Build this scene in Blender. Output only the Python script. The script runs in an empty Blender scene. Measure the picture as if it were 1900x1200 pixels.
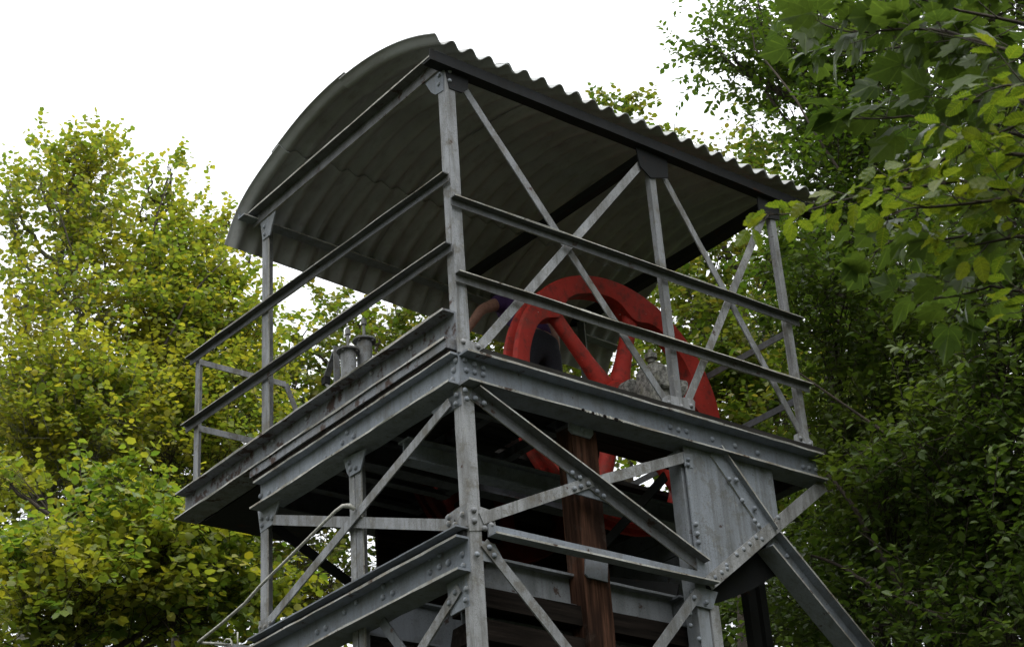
import bpy, bmesh, math, random
import numpy as np
from mathutils import Vector, Matrix

# ------------------------------------------------------------------ camera
H = 6.85                                    # height of the deck beams above the ground
F = 3272.24                                 # focal length in photograph pixels (1900 wide)
RX = np.array([0.78575242, -0.6152467, -0.0637545])      # camera right
RD = np.array([0.24305369, 0.40189568, -0.88283904])     # camera down
RF = np.array([0.56878647, 0.67819714, 0.46532848])      # camera forward
RM = np.stack([RX, RD, RF])
def ray(px, py):
    return RM.T @ np.array([(px - 950) / F, (py - 600) / F, 1.0])
CL = -ray(853, 650) * 11.5                  # camera, tower coordinates (deck = 0)
CW = CL + np.array([0, 0, H])               # camera, world
def P(px, py, ax, v):                       # photograph pixel -> point of a plane of the tower
    r = ray(px, py); t = (v - CL[ax]) / r[ax]
    return CL + t * r
def PW(px, py, dist):                       # photograph pixel -> world point at a horizontal distance
    r = ray(px, py); r = r / math.hypot(r[0], r[1])
    return CW + r * dist

scene = bpy.context.scene
COL = scene.collection
cam_d = bpy.data.cameras.new('camera'); cam = bpy.data.objects.new('camera', cam_d); COL.objects.link(cam)
cam_d.sensor_width = 36.0; cam_d.lens = F / 1900 * 36.0
cam_d.clip_start = 0.05; cam_d.clip_end = 600
m = Matrix.Identity(4)
for i in range(3):
    m[i][0] = RX[i]; m[i][1] = -RD[i]; m[i][2] = -RF[i]; m[i][3] = CW[i]
cam.matrix_world = m
cam_d.dof.use_dof = True; cam_d.dof.focus_distance = 11.8; cam_d.dof.aperture_fstop = 9.0
scene.camera = cam
scene.render.resolution_x = 1024; scene.render.resolution_y = 646

# ------------------------------------------------------------------ sky, sun, exposure
world = bpy.data.worlds.new('World'); scene.world = world; world.use_nodes = True
nt = world.node_tree; nt.nodes.clear()
SUN_EL, SUN_AZ = math.radians(66), math.radians(215)       # azimuth measured from +Y towards +X
sky = nt.nodes.new('ShaderNodeTexSky'); sky.sky_type = 'NISHITA'; sky.sun_disc = False
sky.sun_elevation = SUN_EL; sky.sun_rotation = SUN_AZ
hs = nt.nodes.new('ShaderNodeHueSaturation'); hs.inputs['Saturation'].default_value = 0.25
nt.links.new(sky.outputs[0], hs.inputs['Color'])
b1 = nt.nodes.new('ShaderNodeBackground'); b1.inputs[1].default_value = 0.05
nt.links.new(hs.outputs[0], b1.inputs[0])
# overcast cloud sheet: luminance follows the standard overcast sky, (1 + 2 sin(elevation)) / 3
tc = nt.nodes.new('ShaderNodeTexCoord'); sp = nt.nodes.new('ShaderNodeSeparateXYZ')
nt.links.new(tc.outputs['Generated'], sp.inputs[0])
mr = nt.nodes.new('ShaderNodeMapRange')
mr.inputs['From Min'].default_value = 0; mr.inputs['From Max'].default_value = 1
mr.inputs['To Min'].default_value = 0.5; mr.inputs['To Max'].default_value = 2.5
nt.links.new(sp.outputs[2], mr.inputs['Value'])
b2 = nt.nodes.new('ShaderNodeBackground'); b2.inputs[0].default_value = (0.95, 0.975, 1.0, 1)
nt.links.new(mr.outputs[0], b2.inputs[1])
ad = nt.nodes.new('ShaderNodeAddShader'); nt.links.new(b1.outputs[0], ad.inputs[0]); nt.links.new(b2.outputs[0], ad.inputs[1])
wo = nt.nodes.new('ShaderNodeOutputWorld'); nt.links.new(ad.outputs[0], wo.inputs[0])
sd = bpy.data.lights.new('sun', 'SUN'); sd.energy = 0.7; sd.angle = math.radians(40); sd.color = (1.0, 0.96, 0.9)
so = bpy.data.objects.new('sun', sd); COL.objects.link(so)
dv = Vector((math.sin(SUN_AZ) * math.cos(SUN_EL), math.cos(SUN_AZ) * math.cos(SUN_EL), math.sin(SUN_EL)))
so.rotation_euler = dv.to_track_quat('Z', 'Y').to_euler(); so.location = (-20, -20, 40)
scene.view_settings.view_transform = 'Standard'; scene.view_settings.look = 'None'
scene.view_settings.gamma = 1.0; scene.view_settings.exposure = 0.2
scene.render.engine = 'CYCLES'
scene.cycles.max_bounces = 8; scene.cycles.transmission_bounces = 6; scene.cycles.diffuse_bounces = 5

random.seed(7); rng = np.random.default_rng(11)

# ------------------------------------------------------------------ materials
class NB:
    def __init__(s, name):
        s.m = bpy.data.materials.new(name); s.m.use_nodes = True
        s.t = s.m.node_tree; s.t.nodes.clear()
        s.out = s.n('ShaderNodeOutputMaterial')
        s.tc = s.n('ShaderNodeTexCoord')
    def n(s, ty, **kw):
        x = s.t.nodes.new(ty)
        for k, v in kw.items(): setattr(x, k, v)
        return x
    def l(s, a, b): s.t.links.new(a, b)
    def noise(s, scale, detail=4, rough=0.6, stretch=(1, 1, 1), src='Object'):
        mp = s.n('ShaderNodeMapping'); mp.inputs['Scale'].default_value = stretch
        s.l(s.tc.outputs[src], mp.inputs[0])
        x = s.n('ShaderNodeTexNoise'); x.inputs['Scale'].default_value = scale
        x.inputs['Detail'].default_value = detail; x.inputs['Roughness'].default_value = rough
        s.l(mp.outputs[0], x.inputs['Vector']); return x.outputs['Fac']
    def ramp(s, fac, stops):
        r = s.n('ShaderNodeValToRGB'); e = r.color_ramp.elements
        while len(e) < len(stops): e.new(0.5)
        for i, (p, c) in enumerate(stops):
            e[i].position = p; e[i].color = (c, c, c, 1) if isinstance(c, (int, float)) else (*c, 1)
        s.l(fac, r.inputs[0]); return r.outputs[0]
    def mix(s, fac, a, b):
        x = s.n('ShaderNodeMix', data_type='RGBA')
        if isinstance(fac, (int, float)): x.inputs[0].default_value = fac
        else: s.l(fac, x.inputs[0])
        for i, v in ((6, a), (7, b)):
            if isinstance(v, tuple): x.inputs[i].default_value = (*v, 1)
            else: s.l(v, x.inputs[i])
        return x.outputs[2]
    def bump(s, fac, strength=0.3, dist=0.01):
        b = s.n('ShaderNodeBump'); b.inputs['Strength'].default_value = strength; b.inputs['Distance'].default_value = dist
        s.l(fac, b.inputs['Height']); return b.outputs[0]
    def done(s, col, rough=0.6, normal=None, metal=0.0, spec=0.4):
        p = s.n('ShaderNodeBsdfPrincipled')
        if isinstance(col, tuple): p.inputs['Base Color'].default_value = (*col, 1)
        else: s.l(col, p.inputs['Base Color'])
        if isinstance(rough, (int, float)): p.inputs['Roughness'].default_value = rough
        else: s.l(rough, p.inputs['Roughness'])
        p.inputs['Metallic'].default_value = metal; p.inputs['Specular IOR Level'].default_value = spec
        if normal is not None: s.l(normal, p.inputs['Normal'])
        s.l(p.outputs[0], s.out.inputs[0]); return s.m

def steel(name, base, dirt, dirt_amt=0.5, rust=0.0, lichen=0.1, grain=60, spec=0.2, sz=0.25):
    b = NB(name)
    streak = b.noise(9, 5, 0.65, (1, 1, sz)); spots = b.noise(grain * 0.8, 8, 0.8); big = b.noise(2.3, 3)
    oi = b.n('ShaderNodeObjectInfo')
    base_v = b.ramp(oi.outputs['Random'], [(0.0, tuple(x * 0.70 for x in base)), (0.5, base), (1.0, tuple(min(1, x * k) for x, k in zip(base, (1.16, 1.13, 1.08))))])
    c = b.mix(b.ramp(big, [(0.3, 0.0), (0.75, 0.5)]), base_v, tuple(x * 0.66 for x in base))
    c = b.mix(b.ramp(streak, [(0.56 - 0.16 * dirt_amt, 0.0), (0.72, dirt_amt)]), c, dirt)
    c = b.mix(b.ramp(spots, [(0.54, 0.0), (0.74, 0.75 * dirt_amt)]), c, tuple(x * 0.7 for x in dirt))
    grit = b.mix(b.ramp(b.noise(3.1, 3), [(0.35, 0.15), (0.65, 1.0)]), (0, 0, 0), b.ramp(b.noise(grain * 1.6, 6, 0.75), [(0.50, 0.0), (0.63, 0.8 * dirt_amt)]))
    c = b.mix(grit, c, tuple(x * 0.65 for x in dirt))
    runs = b.noise(30, 3, 0.5, (1, 1, 0.04))
    c = b.mix(b.ramp(runs, [(0.55, 0.0), (0.70, 0.55 * dirt_amt)]), c, dirt)
    patch = b.noise(4.5, 6, 0.75)
    c = b.mix(b.ramp(patch, [(0.52, 0.0), (0.60, 0.6 * dirt_amt), (0.75, 0.2 * dirt_amt)]), c, (dirt[0] * 1.15, dirt[1] * 1.05, dirt[2] * 0.85))
    lich = b.noise(26, 3, 0.7)
    c = b.mix(b.ramp(lich, [(0.6, 0.0), (0.7, lichen)]), c, (0.42, 0.40, 0.33))
    if rust > 0:
        rn = b.noise(7, 6, 0.7)
        c = b.mix(b.ramp(rn, [(0.66 - 0.18 * rust, 0.0), (0.70 - 0.14 * rust, 0.9)]), c, (0.055, 0.028, 0.018))
        rs = b.noise(38, 4, 0.6)
        c = b.mix(b.ramp(rs, [(0.66, 0.0), (0.72, rust)]), c, (0.16, 0.07, 0.03))
    return b.done(c, 0.75, b.bump(b.noise(90, 4, 0.7), 0.25, 0.004), spec=spec)

MAT = {}
MAT['steel'] = steel('grey_painted_steel', (0.275, 0.30, 0.335), (0.11, 0.11, 0.105), 0.55, 0.12)
MAT['bar'] = steel('weathered_grey_steel', (0.33, 0.34, 0.355), (0.10, 0.095, 0.082), 0.95, 0.1, 0.35, 85)
MAT['rusty'] = steel('rust_stained_grey_steel', (0.27, 0.285, 0.31), (0.10, 0.095, 0.09), 0.7, 0.75, 0.3, 80)
MAT['rail'] = steel('dull_grey_steel', (0.17, 0.175, 0.185), (0.07, 0.068, 0.064), 0.6, 0.3)
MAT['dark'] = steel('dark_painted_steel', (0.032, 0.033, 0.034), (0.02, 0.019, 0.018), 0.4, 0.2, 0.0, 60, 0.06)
MAT['edge'] = steel('pale_worn_edge', (0.50, 0.50, 0.465), (0.16, 0.13, 0.09), 0.7, 0.35, 0.5, 50)
MAT['plate'] = steel('streaked_grey_plate', (0.31, 0.335, 0.37), (0.10, 0.10, 0.092), 0.8, 0.1, 0.25, 70, 0.2, 0.05)
MAT['inner2'] = steel('darker_grey_steel', (0.10, 0.105, 0.115), (0.04, 0.04, 0.04), 0.6, 0.3, 0.0)  # darker grey for the rear beams and joists
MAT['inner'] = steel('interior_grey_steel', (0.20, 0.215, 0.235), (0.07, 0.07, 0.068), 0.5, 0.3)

b = NB('corrugated_roof_sheet')
c = b.mix(b.ramp(b.noise(1.6, 4), [(0.35, 0.0), (0.7, 1.0)]), (0.44, 0.45, 0.44), (0.34, 0.335, 0.32))
c = b.mix(b.ramp(b.noise(14, 5, 0.7, (1, 0.3, 1)), [(0.5, 0.0), (0.75, 0.7)]), c, (0.24, 0.22, 0.20))
MAT['sheet'] = b.done(c, 0.9, b.bump(b.noise(60), 0.2, 0.004), spec=0.1)

b = NB('red_wheel_paint')
c = b.mix(b.ramp(b.noise(3, 4), [(0.35, 0.0), (0.7, 1.0)]), (0.46, 0.036, 0.024), (0.33, 0.026, 0.018))
c = b.mix(b.ramp(b.noise(12, 6, 0.7), [(0.50, 0.0), (0.66, 0.75)]), c, (0.11, 0.028, 0.02))
c = b.mix(b.ramp(b.noise(2.2, 6, 0.75), [(0.52, 0.0), (0.64, 0.65)]), c, (0.16, 0.05, 0.035))
c = b.mix(b.ramp(b.noise(18, 6, 0.8, (1, 1, 0.4)), [(0.6, 0.0), (0.68, 0.6)]), c, (0.05, 0.025, 0.018))
c = b.mix(b.ramp(b.noise(30, 3, 0.7), [(0.70, 0.0), (0.73, 0.8)]), c, (0.55, 0.35, 0.32))
MAT['red'] = b.done(c, 0.6, b.bump(b.noise(22), 0.3, 0.01), spec=0.2)

b = NB('shaded_red_paint')
MAT['red_shade'] = b.done(b.mix(b.ramp(b.noise(5, 6, 0.7), [(0.35, 0.0), (0.65, 1.0)]), (0.16, 0.022, 0.016), (0.07, 0.02, 0.014)), 0.8, b.bump(b.noise(22), 0.3, 0.01), spec=0.1)  # dirty wheel red with the under-deck shade put into the colour
b = NB('lichen_covered_iron')
c = b.mix(b.ramp(b.noise(30, 6, 0.75), [(0.42, 0.0), (0.60, 1.0)]), (0.09, 0.088, 0.078), (0.33, 0.32, 0.29))
c = b.mix(b.ramp(b.noise(9, 3), [(0.5, 0.0), (0.7, 0.6)]), c, (0.22, 0.21, 0.13))
MAT['lichen'] = b.done(c, 0.9, b.bump(b.noise(45, 5, 0.7), 0.6, 0.01))

b = NB('old_timber')
g = b.noise(26, 6, 0.7, (1, 1, 0.05)); g2 = b.noise(4, 4, 0.6, (1, 1, 0.3))
c = b.ramp(g, [(0.3, (0.010, 0.006, 0.004)), (0.47, (0.045, 0.022, 0.014)), (0.6, (0.11, 0.052, 0.032)), (0.8, (0.03, 0.016, 0.011))])
c = b.mix(b.ramp(g2, [(0.42, 0.0), (0.58, 0.85)]), c, (0.018, 0.010, 0.007))
ck = b.noise(14, 4, 0.5, (1, 1, 0.02))
c = b.mix(b.ramp(ck, [(0.60, 0.0), (0.64, 1.0)]), c, (0.006, 0.004, 0.003))
c = b.mix(b.ramp(b.noise(6, 5, 0.7), [(0.55, 0.0), (0.75, 0.5)]), c, (0.10, 0.085, 0.072))
MAT['timber'] = b.done(c, 0.9, b.bump(ck, 0.9, 0.03), spec=0.08)
b = NB('dark_sleeper_timber')
g = b.noise(20, 6, 0.7, (0.06, 1, 1))
c = b.ramp(g, [(0.35, (0.007, 0.006, 0.005)), (0.6, (0.022, 0.017, 0.014)), (0.75, (0.05, 0.04, 0.033))])
MAT['sleeper'] = b.done(c, 0.95, b.bump(g, 0.8, 0.01), spec=0.05)
b = NB('black_deck_plank'); c = b.ramp(b.noise(12, 5, 0.7, (0.1, 1, 1)), [(0.3, (0.012, 0.011, 0.010)), (0.7, (0.05, 0.047, 0.042))])
MAT['plank'] = b.done(c, 0.95, b.bump(b.noise(40), 0.4, 0.006), spec=0.05)
b = NB('pale_strap'); MAT['strap'] = b.done(b.ramp(b.noise(40, 4), [(0.35, (0.30, 0.29, 0.25)), (0.6, (0.55, 0.54, 0.48))]), 0.6)
def plain(name, col, rough=0.8, sc=60):
    b = NB(name); n = b.noise(sc, 4)
    return b.done(b.mix(b.ramp(n, [(0.35, 0.0), (0.65, 1.0)]), col, tuple(x * 0.7 for x in col)), rough, b.bump(n, 0.3, 0.003))
MAT['skin'] = plain('skin', (0.42, 0.22, 0.16), 0.55, 40)
MAT['shirt'] = plain('purple_cotton', (0.075, 0.035, 0.13), 0.9, 90)
MAT['trouser'] = plain('dark_work_cloth', (0.035, 0.038, 0.05), 0.9, 90)
MAT['hair'] = plain('dark_hair', (0.02, 0.014, 0.01), 0.6, 120)
MAT['boot'] = plain('black_leather', (0.02, 0.018, 0.016), 0.5)

def bark(name, a, d):
    b = NB(name); g = b.noise(7, 6, 0.7, (1, 1, 0.25))
    return b.done(b.ramp(g, [(0.35, d), (0.65, a)]), 0.9, b.bump(b.noise(30, 5, 0.7, (1, 1, 0.4)), 0.7, 0.02))
MAT['bark_pale'] = bark('pale_grey_bark', (0.21, 0.20, 0.16), (0.10, 0.095, 0.07))
MAT['bark_dark'] = bark('dark_brown_bark', (0.075, 0.058, 0.042), (0.03, 0.024, 0.018))

def leafmat(name, greens, patch=None, transl=0.38, patch_scale=0.8, vein=False, perobj=False, pamt=0.6):
    b = NB(name)
    geo = b.n('ShaderNodeObjectInfo') if perobj else b.n('ShaderNodeNewGeometry')
    c = b.ramp(geo.outputs['Random' if perobj else 'Random Per Island'], [(i / max(1, len(greens) - 1), g) for i, g in enumerate(greens)])
    if patch is not None:
        pn = b.noise(patch_scale, 3, 0.6)
        c = b.mix(b.ramp(pn, [(0.46, 0.0), (0.66, pamt)]), c, patch)
    if vein:
        def M(op, a, v=None):
            x = b.n('ShaderNodeMath', operation=op)
            for i, q in enumerate((a, v)):
                if q is None: continue
                if isinstance(q, (int, float)): x.inputs[i].default_value = q
                else: b.l(q, x.inputs[i])
            return x.outputs[0]
        sx = b.n('ShaderNodeSeparateXYZ'); b.l(b.tc.outputs['Object'], sx.inputs[0])
        ay = M('ABSOLUTE', sx.outputs[1])
        if vein == 'pinnate':
            w = M('ABSOLUTE', M('SINE', M('MULTIPLY', M('SUBTRACT', sx.outputs[0], M('MULTIPLY', ay, 0.75)), 27.0)))
            line = M('MINIMUM', w, M('MULTIPLY', ay, 22.0))
        else:
            an = M('ARCTAN2', ay, M('ADD', sx.outputs[0], 0.02)); line = M('MULTIPLY', M('ABSOLUTE', M('SINE', M('MULTIPLY', an, 4.4))), 1.4)
        c = b.mix(b.ramp(line, [(0.08, 0.0), (0.35, 1.0)]), tuple(x * 1.35 for x in greens[-1]), c)
        c = b.mix(b.ramp(b.noise(5, 5, 0.7), [(0.5, 0.0), (0.8, 0.6)]), c, tuple(x * 0.55 for x in greens[0]))
        c = b.mix(b.ramp(b.noise(9, 3, 0.6), [(0.70, 0.0), (0.74, 0.8)]), c, (0.10, 0.06, 0.02))
    p = b.n('ShaderNodeBsdfPrincipled'); b.l(c, p.inputs['Base Color']); p.inputs['Roughness'].default_value = 0.45
    p.inputs['Specular IOR Level'].default_value = 0.35
    tr = b.n('ShaderNodeBsdfTranslucent'); h2 = b.n('ShaderNodeHueSaturation')
    h2.inputs['Saturation'].default_value = 1.15; h2.inputs['Value'].default_value = 1.5
    b.l(c, h2.inputs['Color']); b.l(h2.outputs[0], tr.inputs[0])
    mx = b.n('ShaderNodeMixShader'); mx.inputs[0].default_value = transl
    b.l(p.outputs[0], mx.inputs[1]); b.l(tr.outputs[0], mx.inputs[2]); b.l(mx.outputs[0], b.out.inputs[0])
    return b.m
MAT['leaf_yellow'] = leafmat('yellow_green_leaf', [(0.13, 0.19, 0.038), (0.19, 0.25, 0.05), (0.27, 0.30, 0.06), (0.40, 0.36, 0.07)], (0.42, 0.36, 0.065), 0.50, patch_scale=0.7)
MAT['leaf_lime'] = leafmat('lime_green_leaf', [(0.09, 0.155, 0.033), (0.14, 0.21, 0.042), (0.20, 0.26, 0.05), (0.34, 0.32, 0.06)], (0.34, 0.30, 0.055), 0.46, patch_scale=0.9, pamt=0.7)
MAT['leaf_mid'] = leafmat('mid_green_leaf', [(0.08, 0.13, 0.026), (0.11, 0.165, 0.03), (0.15, 0.19, 0.036), (0.20, 0.18, 0.04)], (0.20, 0.16, 0.04), 0.42)
MAT['leaf_green'] = leafmat('fresh_green_leaf', [(0.06, 0.105, 0.022), (0.085, 0.135, 0.024), (0.11, 0.155, 0.03)], None, 0.42)
MAT['leaf_dark'] = leafmat('deep_green_leaf', [(0.06, 0.10, 0.022), (0.08, 0.125, 0.026), (0.11, 0.15, 0.032)], (0.12, 0.15, 0.03), 0.40)
MAT['leaf_maple'] = leafmat('maple_leaf_green', [(0.045, 0.072, 0.018), (0.06, 0.09, 0.021), (0.075, 0.108, 0.024)], None, 0.40, vein='palmate', perobj=True)
MAT['leaf_hornbeam'] = leafmat('hornbeam_leaf_green', [(0.075, 0.115, 0.022), (0.10, 0.145, 0.026), (0.115, 0.155, 0.028), (0.15, 0.17, 0.03)], None, 0.46, vein='pinnate', perobj=True)

b = NB('woodland_ground')
c = b.ramp(b.noise(1.5, 6, 0.7), [(0.3, (0.012, 0.016, 0.006)), (0.5, (0.025, 0.032, 0.010)), (0.65, (0.05, 0.038, 0.022)), (0.8, (0.03, 0.05, 0.012))])
MAT['ground'] = b.done(c, 0.95, b.bump(b.noise(9, 6, 0.7), 0.8, 0.1))

# ------------------------------------------------------------------ mesh helpers
def link(name, me, mat, parent=None):
    o = bpy.data.objects.new(name, me); COL.objects.link(o)
    if mat is not None and not me.materials: me.materials.append(MAT[mat] if isinstance(mat, str) else mat)
    if parent is not None: o.parent = parent
    return o
def mesh_from(name, verts, faces, smooth=False):
    me = bpy.data.meshes.new(name); me.from_pydata([tuple(v) for v in verts], [], faces)
    if smooth:
        for p in me.polygons: p.use_smooth = True
    me.update(); return me
def fix(me):
    bm = bmesh.new(); bm.from_mesh(me); bmesh.ops.recalc_face_normals(bm, faces=bm.faces); bm.to_mesh(me); bm.free()
UP = np.array([0, 0, float(H)])
def thing(name, label, cat, loc=(0, 0, 0), group=None):
    o = bpy.data.objects.new(name, None); COL.objects.link(o); o.location = loc
    o.empty_display_size = 0.2
    o['label'] = label; o['category'] = cat
    if group: o['group'] = group
    return o

HF = thing('headframe', 'grey riveted steel pit headframe with rails, plank deck and curved corrugated roof', 'headframe')

def bar(name, p0, p1, sec, u, mat, parent=None, seg=1, jit=0.0, off=UP, label=None, lip=True):
    """extrude a section (list of (a, b) in the frame u, v) from p0 to p1 (tower coordinates)"""
    p0 = np.asarray(p0, float) + off; p1 = np.asarray(p1, float) + off
    d = (p1 - p0) / np.linalg.norm(p1 - p0)
    u = np.asarray(u, float); u = u - d * (u @ d); u /= np.linalg.norm(u); v = np.cross(d, u)
    n = len(sec); vs = []; fs = []
    for k in range(seg + 1):
        c = p0 + (p1 - p0) * k / seg
        for a, bb in sec:
            j = rng.normal(0, jit, 2) if jit and 0 < k < seg else (0, 0)
            vs.append(c + u * (a + j[0]) + v * (bb + j[1]))
    for k in range(seg):
        for i in range(n):
            fs.append((k * n + i, k * n + (i + 1) % n, (k + 1) * n + (i + 1) % n, (k + 1) * n + i))
    fs.append(tuple(range(n))[::-1]); fs.append(tuple(range(seg * n, seg * n + n)))
    me = mesh_from(name, vs, fs); fix(me)
    o = link(name, me, mat, HF if parent is None else parent)
    if lip and mat in ('steel', 'rusty', 'bar', 'rail') and n > 4:
        # thin lips of the section: paint worn pale
        L_ = [math.hypot(sec[(i + 1) % n][0] - sec[i][0], sec[(i + 1) % n][1] - sec[i][1]) < 0.02 for i in range(n)]
        me.materials.append(MAT['edge'])
        for i, f_ in enumerate(me.polygons):
            if i < seg * n and L_[i % n]: f_.material_index = 1
    if label: o['label'] = label
    return o
def Lsec(a, bb, t=0.011):       # angle: legs along +u (a) and +v (bb), arris at the origin
    return [(0, 0), (a, 0), (a, t), (t, t), (t, bb), (0, bb)]
def Isec(h, w, tf=0.015, tw=0.012):   # u is up (origin at half height), v across
    H2 = h / 2; W2 = w / 2; q = tw / 2
    return [(-H2, -W2), (-H2, W2), (-H2 + tf, W2), (-H2 + tf, q), (H2 - tf, q), (H2 - tf, W2), (H2, W2), (H2, -W2), (H2 - tf, -W2), (H2 - tf, -q), (-H2 + tf, -q), (-H2 + tf, -W2)]
def Rsec(a, bb): return [(-a / 2, -bb / 2), (a / 2, -bb / 2), (a / 2, bb / 2), (-a / 2, bb / 2)]
def plate(name, pts, ax, v, th, mat='steel', parent=None, label=None):
    """flat plate in the plane axis ax = v (outer face), growing inwards by th; pts are photograph pixels or 3-vectors"""
    q = [P(p[0], p[1], ax, v) if len(p) == 2 else np.array(p, float) for p in pts]
    q = [x + UP for x in q]; e = np.zeros(3); e[ax] = th
    n = len(q); vs = q + [x + e for x in q]
    fs = [tuple(range(n)), tuple(range(n, 2 * n))[::-1]] + [(i, (i + 1) % n, n + (i + 1) % n, n + i) for i in range(n)]
    me = mesh_from(name, vs, fs); fix(me)
    o = link(name, me, mat, HF if parent is None else parent)
    if label: o['label'] = label
    return o
def box(name, lo, hi, mat, parent=None, off=UP, jit=0.0):
    lo = np.asarray(lo, float) + off; hi = np.asarray(hi, float) + off
    vs = [(x, y, z) for x in (lo[0], hi[0]) for y in (lo[1], hi[1]) for z in (lo[2], hi[2])]
    vs = [tuple(np.array(v) + rng.normal(0, jit, 3)) for v in vs] if jit else vs
    fs = [(0, 1, 3, 2), (4, 6, 7, 5), (0, 4, 5, 1), (2, 3, 7, 6), (0, 2, 6, 4), (1, 5, 7, 3)]
    me = mesh_from(name, vs, fs); fix(me)
    return link(name, me, mat, HF if parent is None else parent)
# one rivet head, shared
def rivet_mesh(mat):
    vs = []; fs = []; n = 9
    for r, h in ((0.0205, 0.0), (0.0185, 0.009), (0.011, 0.015)):
        for i in range(n):
            a = 2 * math.pi * i / n; vs.append((r * math.cos(a), r * math.sin(a), h))
    vs.append((0, 0, 0.0175))
    for k in range(2):
        for i in range(n): fs.append((k * n + i, k * n + (i + 1) % n, k * n + n + (i + 1) % n, k * n + n + i))
    for i in range(n): fs.append((2 * n + i, 2 * n + (i + 1) % n, 3 * n))
    me = mesh_from('rivet', vs, fs, True); me.materials.append(MAT[mat]); return me
RIV = rivet_mesh('steel'); RIVB = rivet_mesh('bar')
def rivets(parent, pts, ax, v, s=1.0, me=None):
    for p in pts:
        q = P(p[0], p[1], ax, v) if len(p) == 2 else np.array(p, float)
        o = bpy.data.objects.new('rivet', me or RIV); COL.objects.link(o); o.parent = parent
        o.location = q + UP
        o.rotation_euler = (math.pi / 2, 0, 0) if ax == 1 else (0, -math.pi / 2, 0)
        o.scale = (s, s, s)
def cyl(name, p0, p1, prof, mat, parent, n=20, smooth=True, off=UP):
    """lathe: prof = [(t along axis in m, radius)]"""
    p0 = np.asarray(p0, float) + off; d = np.asarray(p1, float) + off - p0; d /= np.linalg.norm(d)
    a = np.array([0, 0, 1.0]) if abs(d[2]) < 0.9 else np.array([1.0, 0, 0])
    u = np.cross(d, a); u /= np.linalg.norm(u); v = np.cross(d, u)
    vs = []; fs = []
    for t, r in prof:
        for i in range(n):
            an = 2 * math.pi * i / n; vs.append(p0 + d * t + (u * math.cos(an) + v * math.sin(an)) * r)
    for k in range(len(prof) - 1):
        for i in range(n): fs.append((k * n + i, k * n + (i + 1) % n, (k + 1) * n + (i + 1) % n, (k + 1) * n + i))
    fs.append(tuple(range(n))); fs.append(tuple(range((len(prof) - 1) * n, len(prof) * n)))
    me = mesh_from(name, vs, fs, False); fix(me)
    if smooth:
        bm = bmesh.new(); bm.from_mesh(me)
        for f_ in bm.faces: f_.smooth = len(f_.verts) == 4
        for e in bm.edges:
            if len(e.link_faces) == 2 and e.calc_face_angle(0) > 0.7: e.smooth = False
        bm.to_mesh(me); bm.free()
    return link(name, me, mat, parent)
def tube(name, pts, r, mat, parent, n=6, off=UP, flat=1.0):
    pts = [np.asarray(p, float) + off for p in pts]; vs = []; fs = []
    for k, p in enumerate(pts):
        d = pts[min(k + 1, len(pts) - 1)] - pts[max(k - 1, 0)]; d /= np.linalg.norm(d)
        a = np.array([0, 0, 1.0]) if abs(d[2]) < 0.95 else np.array([1.0, 0, 0])
        u = np.cross(d, a); u /= np.linalg.norm(u); v = np.cross(u, d)
        rr = r[k] if isinstance(r, (list, tuple)) else r
        for i in range(n):
            an = 2 * math.pi * i / n; vs.append(p + u * math.cos(an) * rr + v * math.sin(an) * rr * flat)
    for k in range(len(pts) - 1):
        for i in range(n): fs.append((k * n + i, k * n + (i + 1) % n, (k + 1) * n + (i + 1) % n, (k + 1) * n + i))
    fs.append(tuple(range(n))); fs.append(tuple(range((len(pts) - 1) * n, len(pts) * n)))
    me = mesh_from(name, vs, fs, True); fix(me)
    return link(name, me, mat, parent)

# ------------------------------------------------------------------ ground: one sheet, a hillside rising behind the tower
def hill(x, y):
    dx, dy = x - 1.0, y - 1.0; r = math.hypot(dx, dy) + 1e-6
    w = (dx * 0.70 + dy * 0.71) / r
    s = min(1, max(0, (w + 0.15) / 0.75)); s = s * s * (3 - 2 * s)
    t = max(0, r - 9.0)
    hgt = 26 * (1 - math.exp(-t / 42.0)) * s
    return hgt + (0.5 * math.sin(x * 0.31) * math.cos(y * 0.27)) * min(1, t / 6)
def build_ground():
    rs = [0, 3, 6, 9, 11, 13, 15, 18, 21, 25, 30, 36, 44, 54, 68, 90, 130, 200, 320]; n = 64
    vs = [(1, 1, 0)]; fs = []
    for r in rs[1:]:
        for i in range(n):
            a = 2 * math.pi * i / n; x = 1 + r * math.cos(a); y = 1 + r * math.sin(a); vs.append((x, y, hill(x, y)))
    for i in range(n): fs.append((0, 1 + i, 1 + (i + 1) % n))
    for k in range(len(rs) - 2):
        for i in range(n):
            a = 1 + k * n + i; bq = 1 + k * n + (i + 1) % n; fs.append((a, a + n, bq + n, bq))
    o = link('ground', mesh_from('ground', vs, fs, True), 'ground'); o['kind'] = 'structure'
build_ground()

# ================================================================== HEADFRAME
zv = (0, 0, 1); xv = (1, 0, 0); yv = (0, 1, 0)
# --- main posts, angle section; bar along +z with u = +x gives v = +y
bar('corner_post', (0, 0, -H), (0, 0, -0.02), Lsec(0.092, 0.09, 0.013), xv, 'bar', seg=14, jit=0.0012)
bar('corner_post', (0.003, 0.003, -0.02), (0.003, 0.003, 2.31), Lsec(0.088, 0.082, 0.012), xv, 'bar', seg=8, jit=0.0012)
def post_rear(x, y, z0, z1, mat='bar', a=0.095):      # arris at the far outer corner
    return bar('post', (x, y, z0), (x, y, z1), [(0, 0), (a, 0), (a, -0.012), (0.012, -0.012), (0.012, -a), (0, -a)], xv, mat, seg=4, jit=0.001)
post_rear(0, 2.50, -H, -0.25); post_rear(0.0, 2.49, 0.31, 2.30)
post_rear(1.95, 2.50, -H, -0.25, 'inner'); post_rear(1.95, 2.49, 0.31, 2.30, 'rail'); post_rear(3.32, 2.49, -0.03, 2.30, 'rail')
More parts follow.
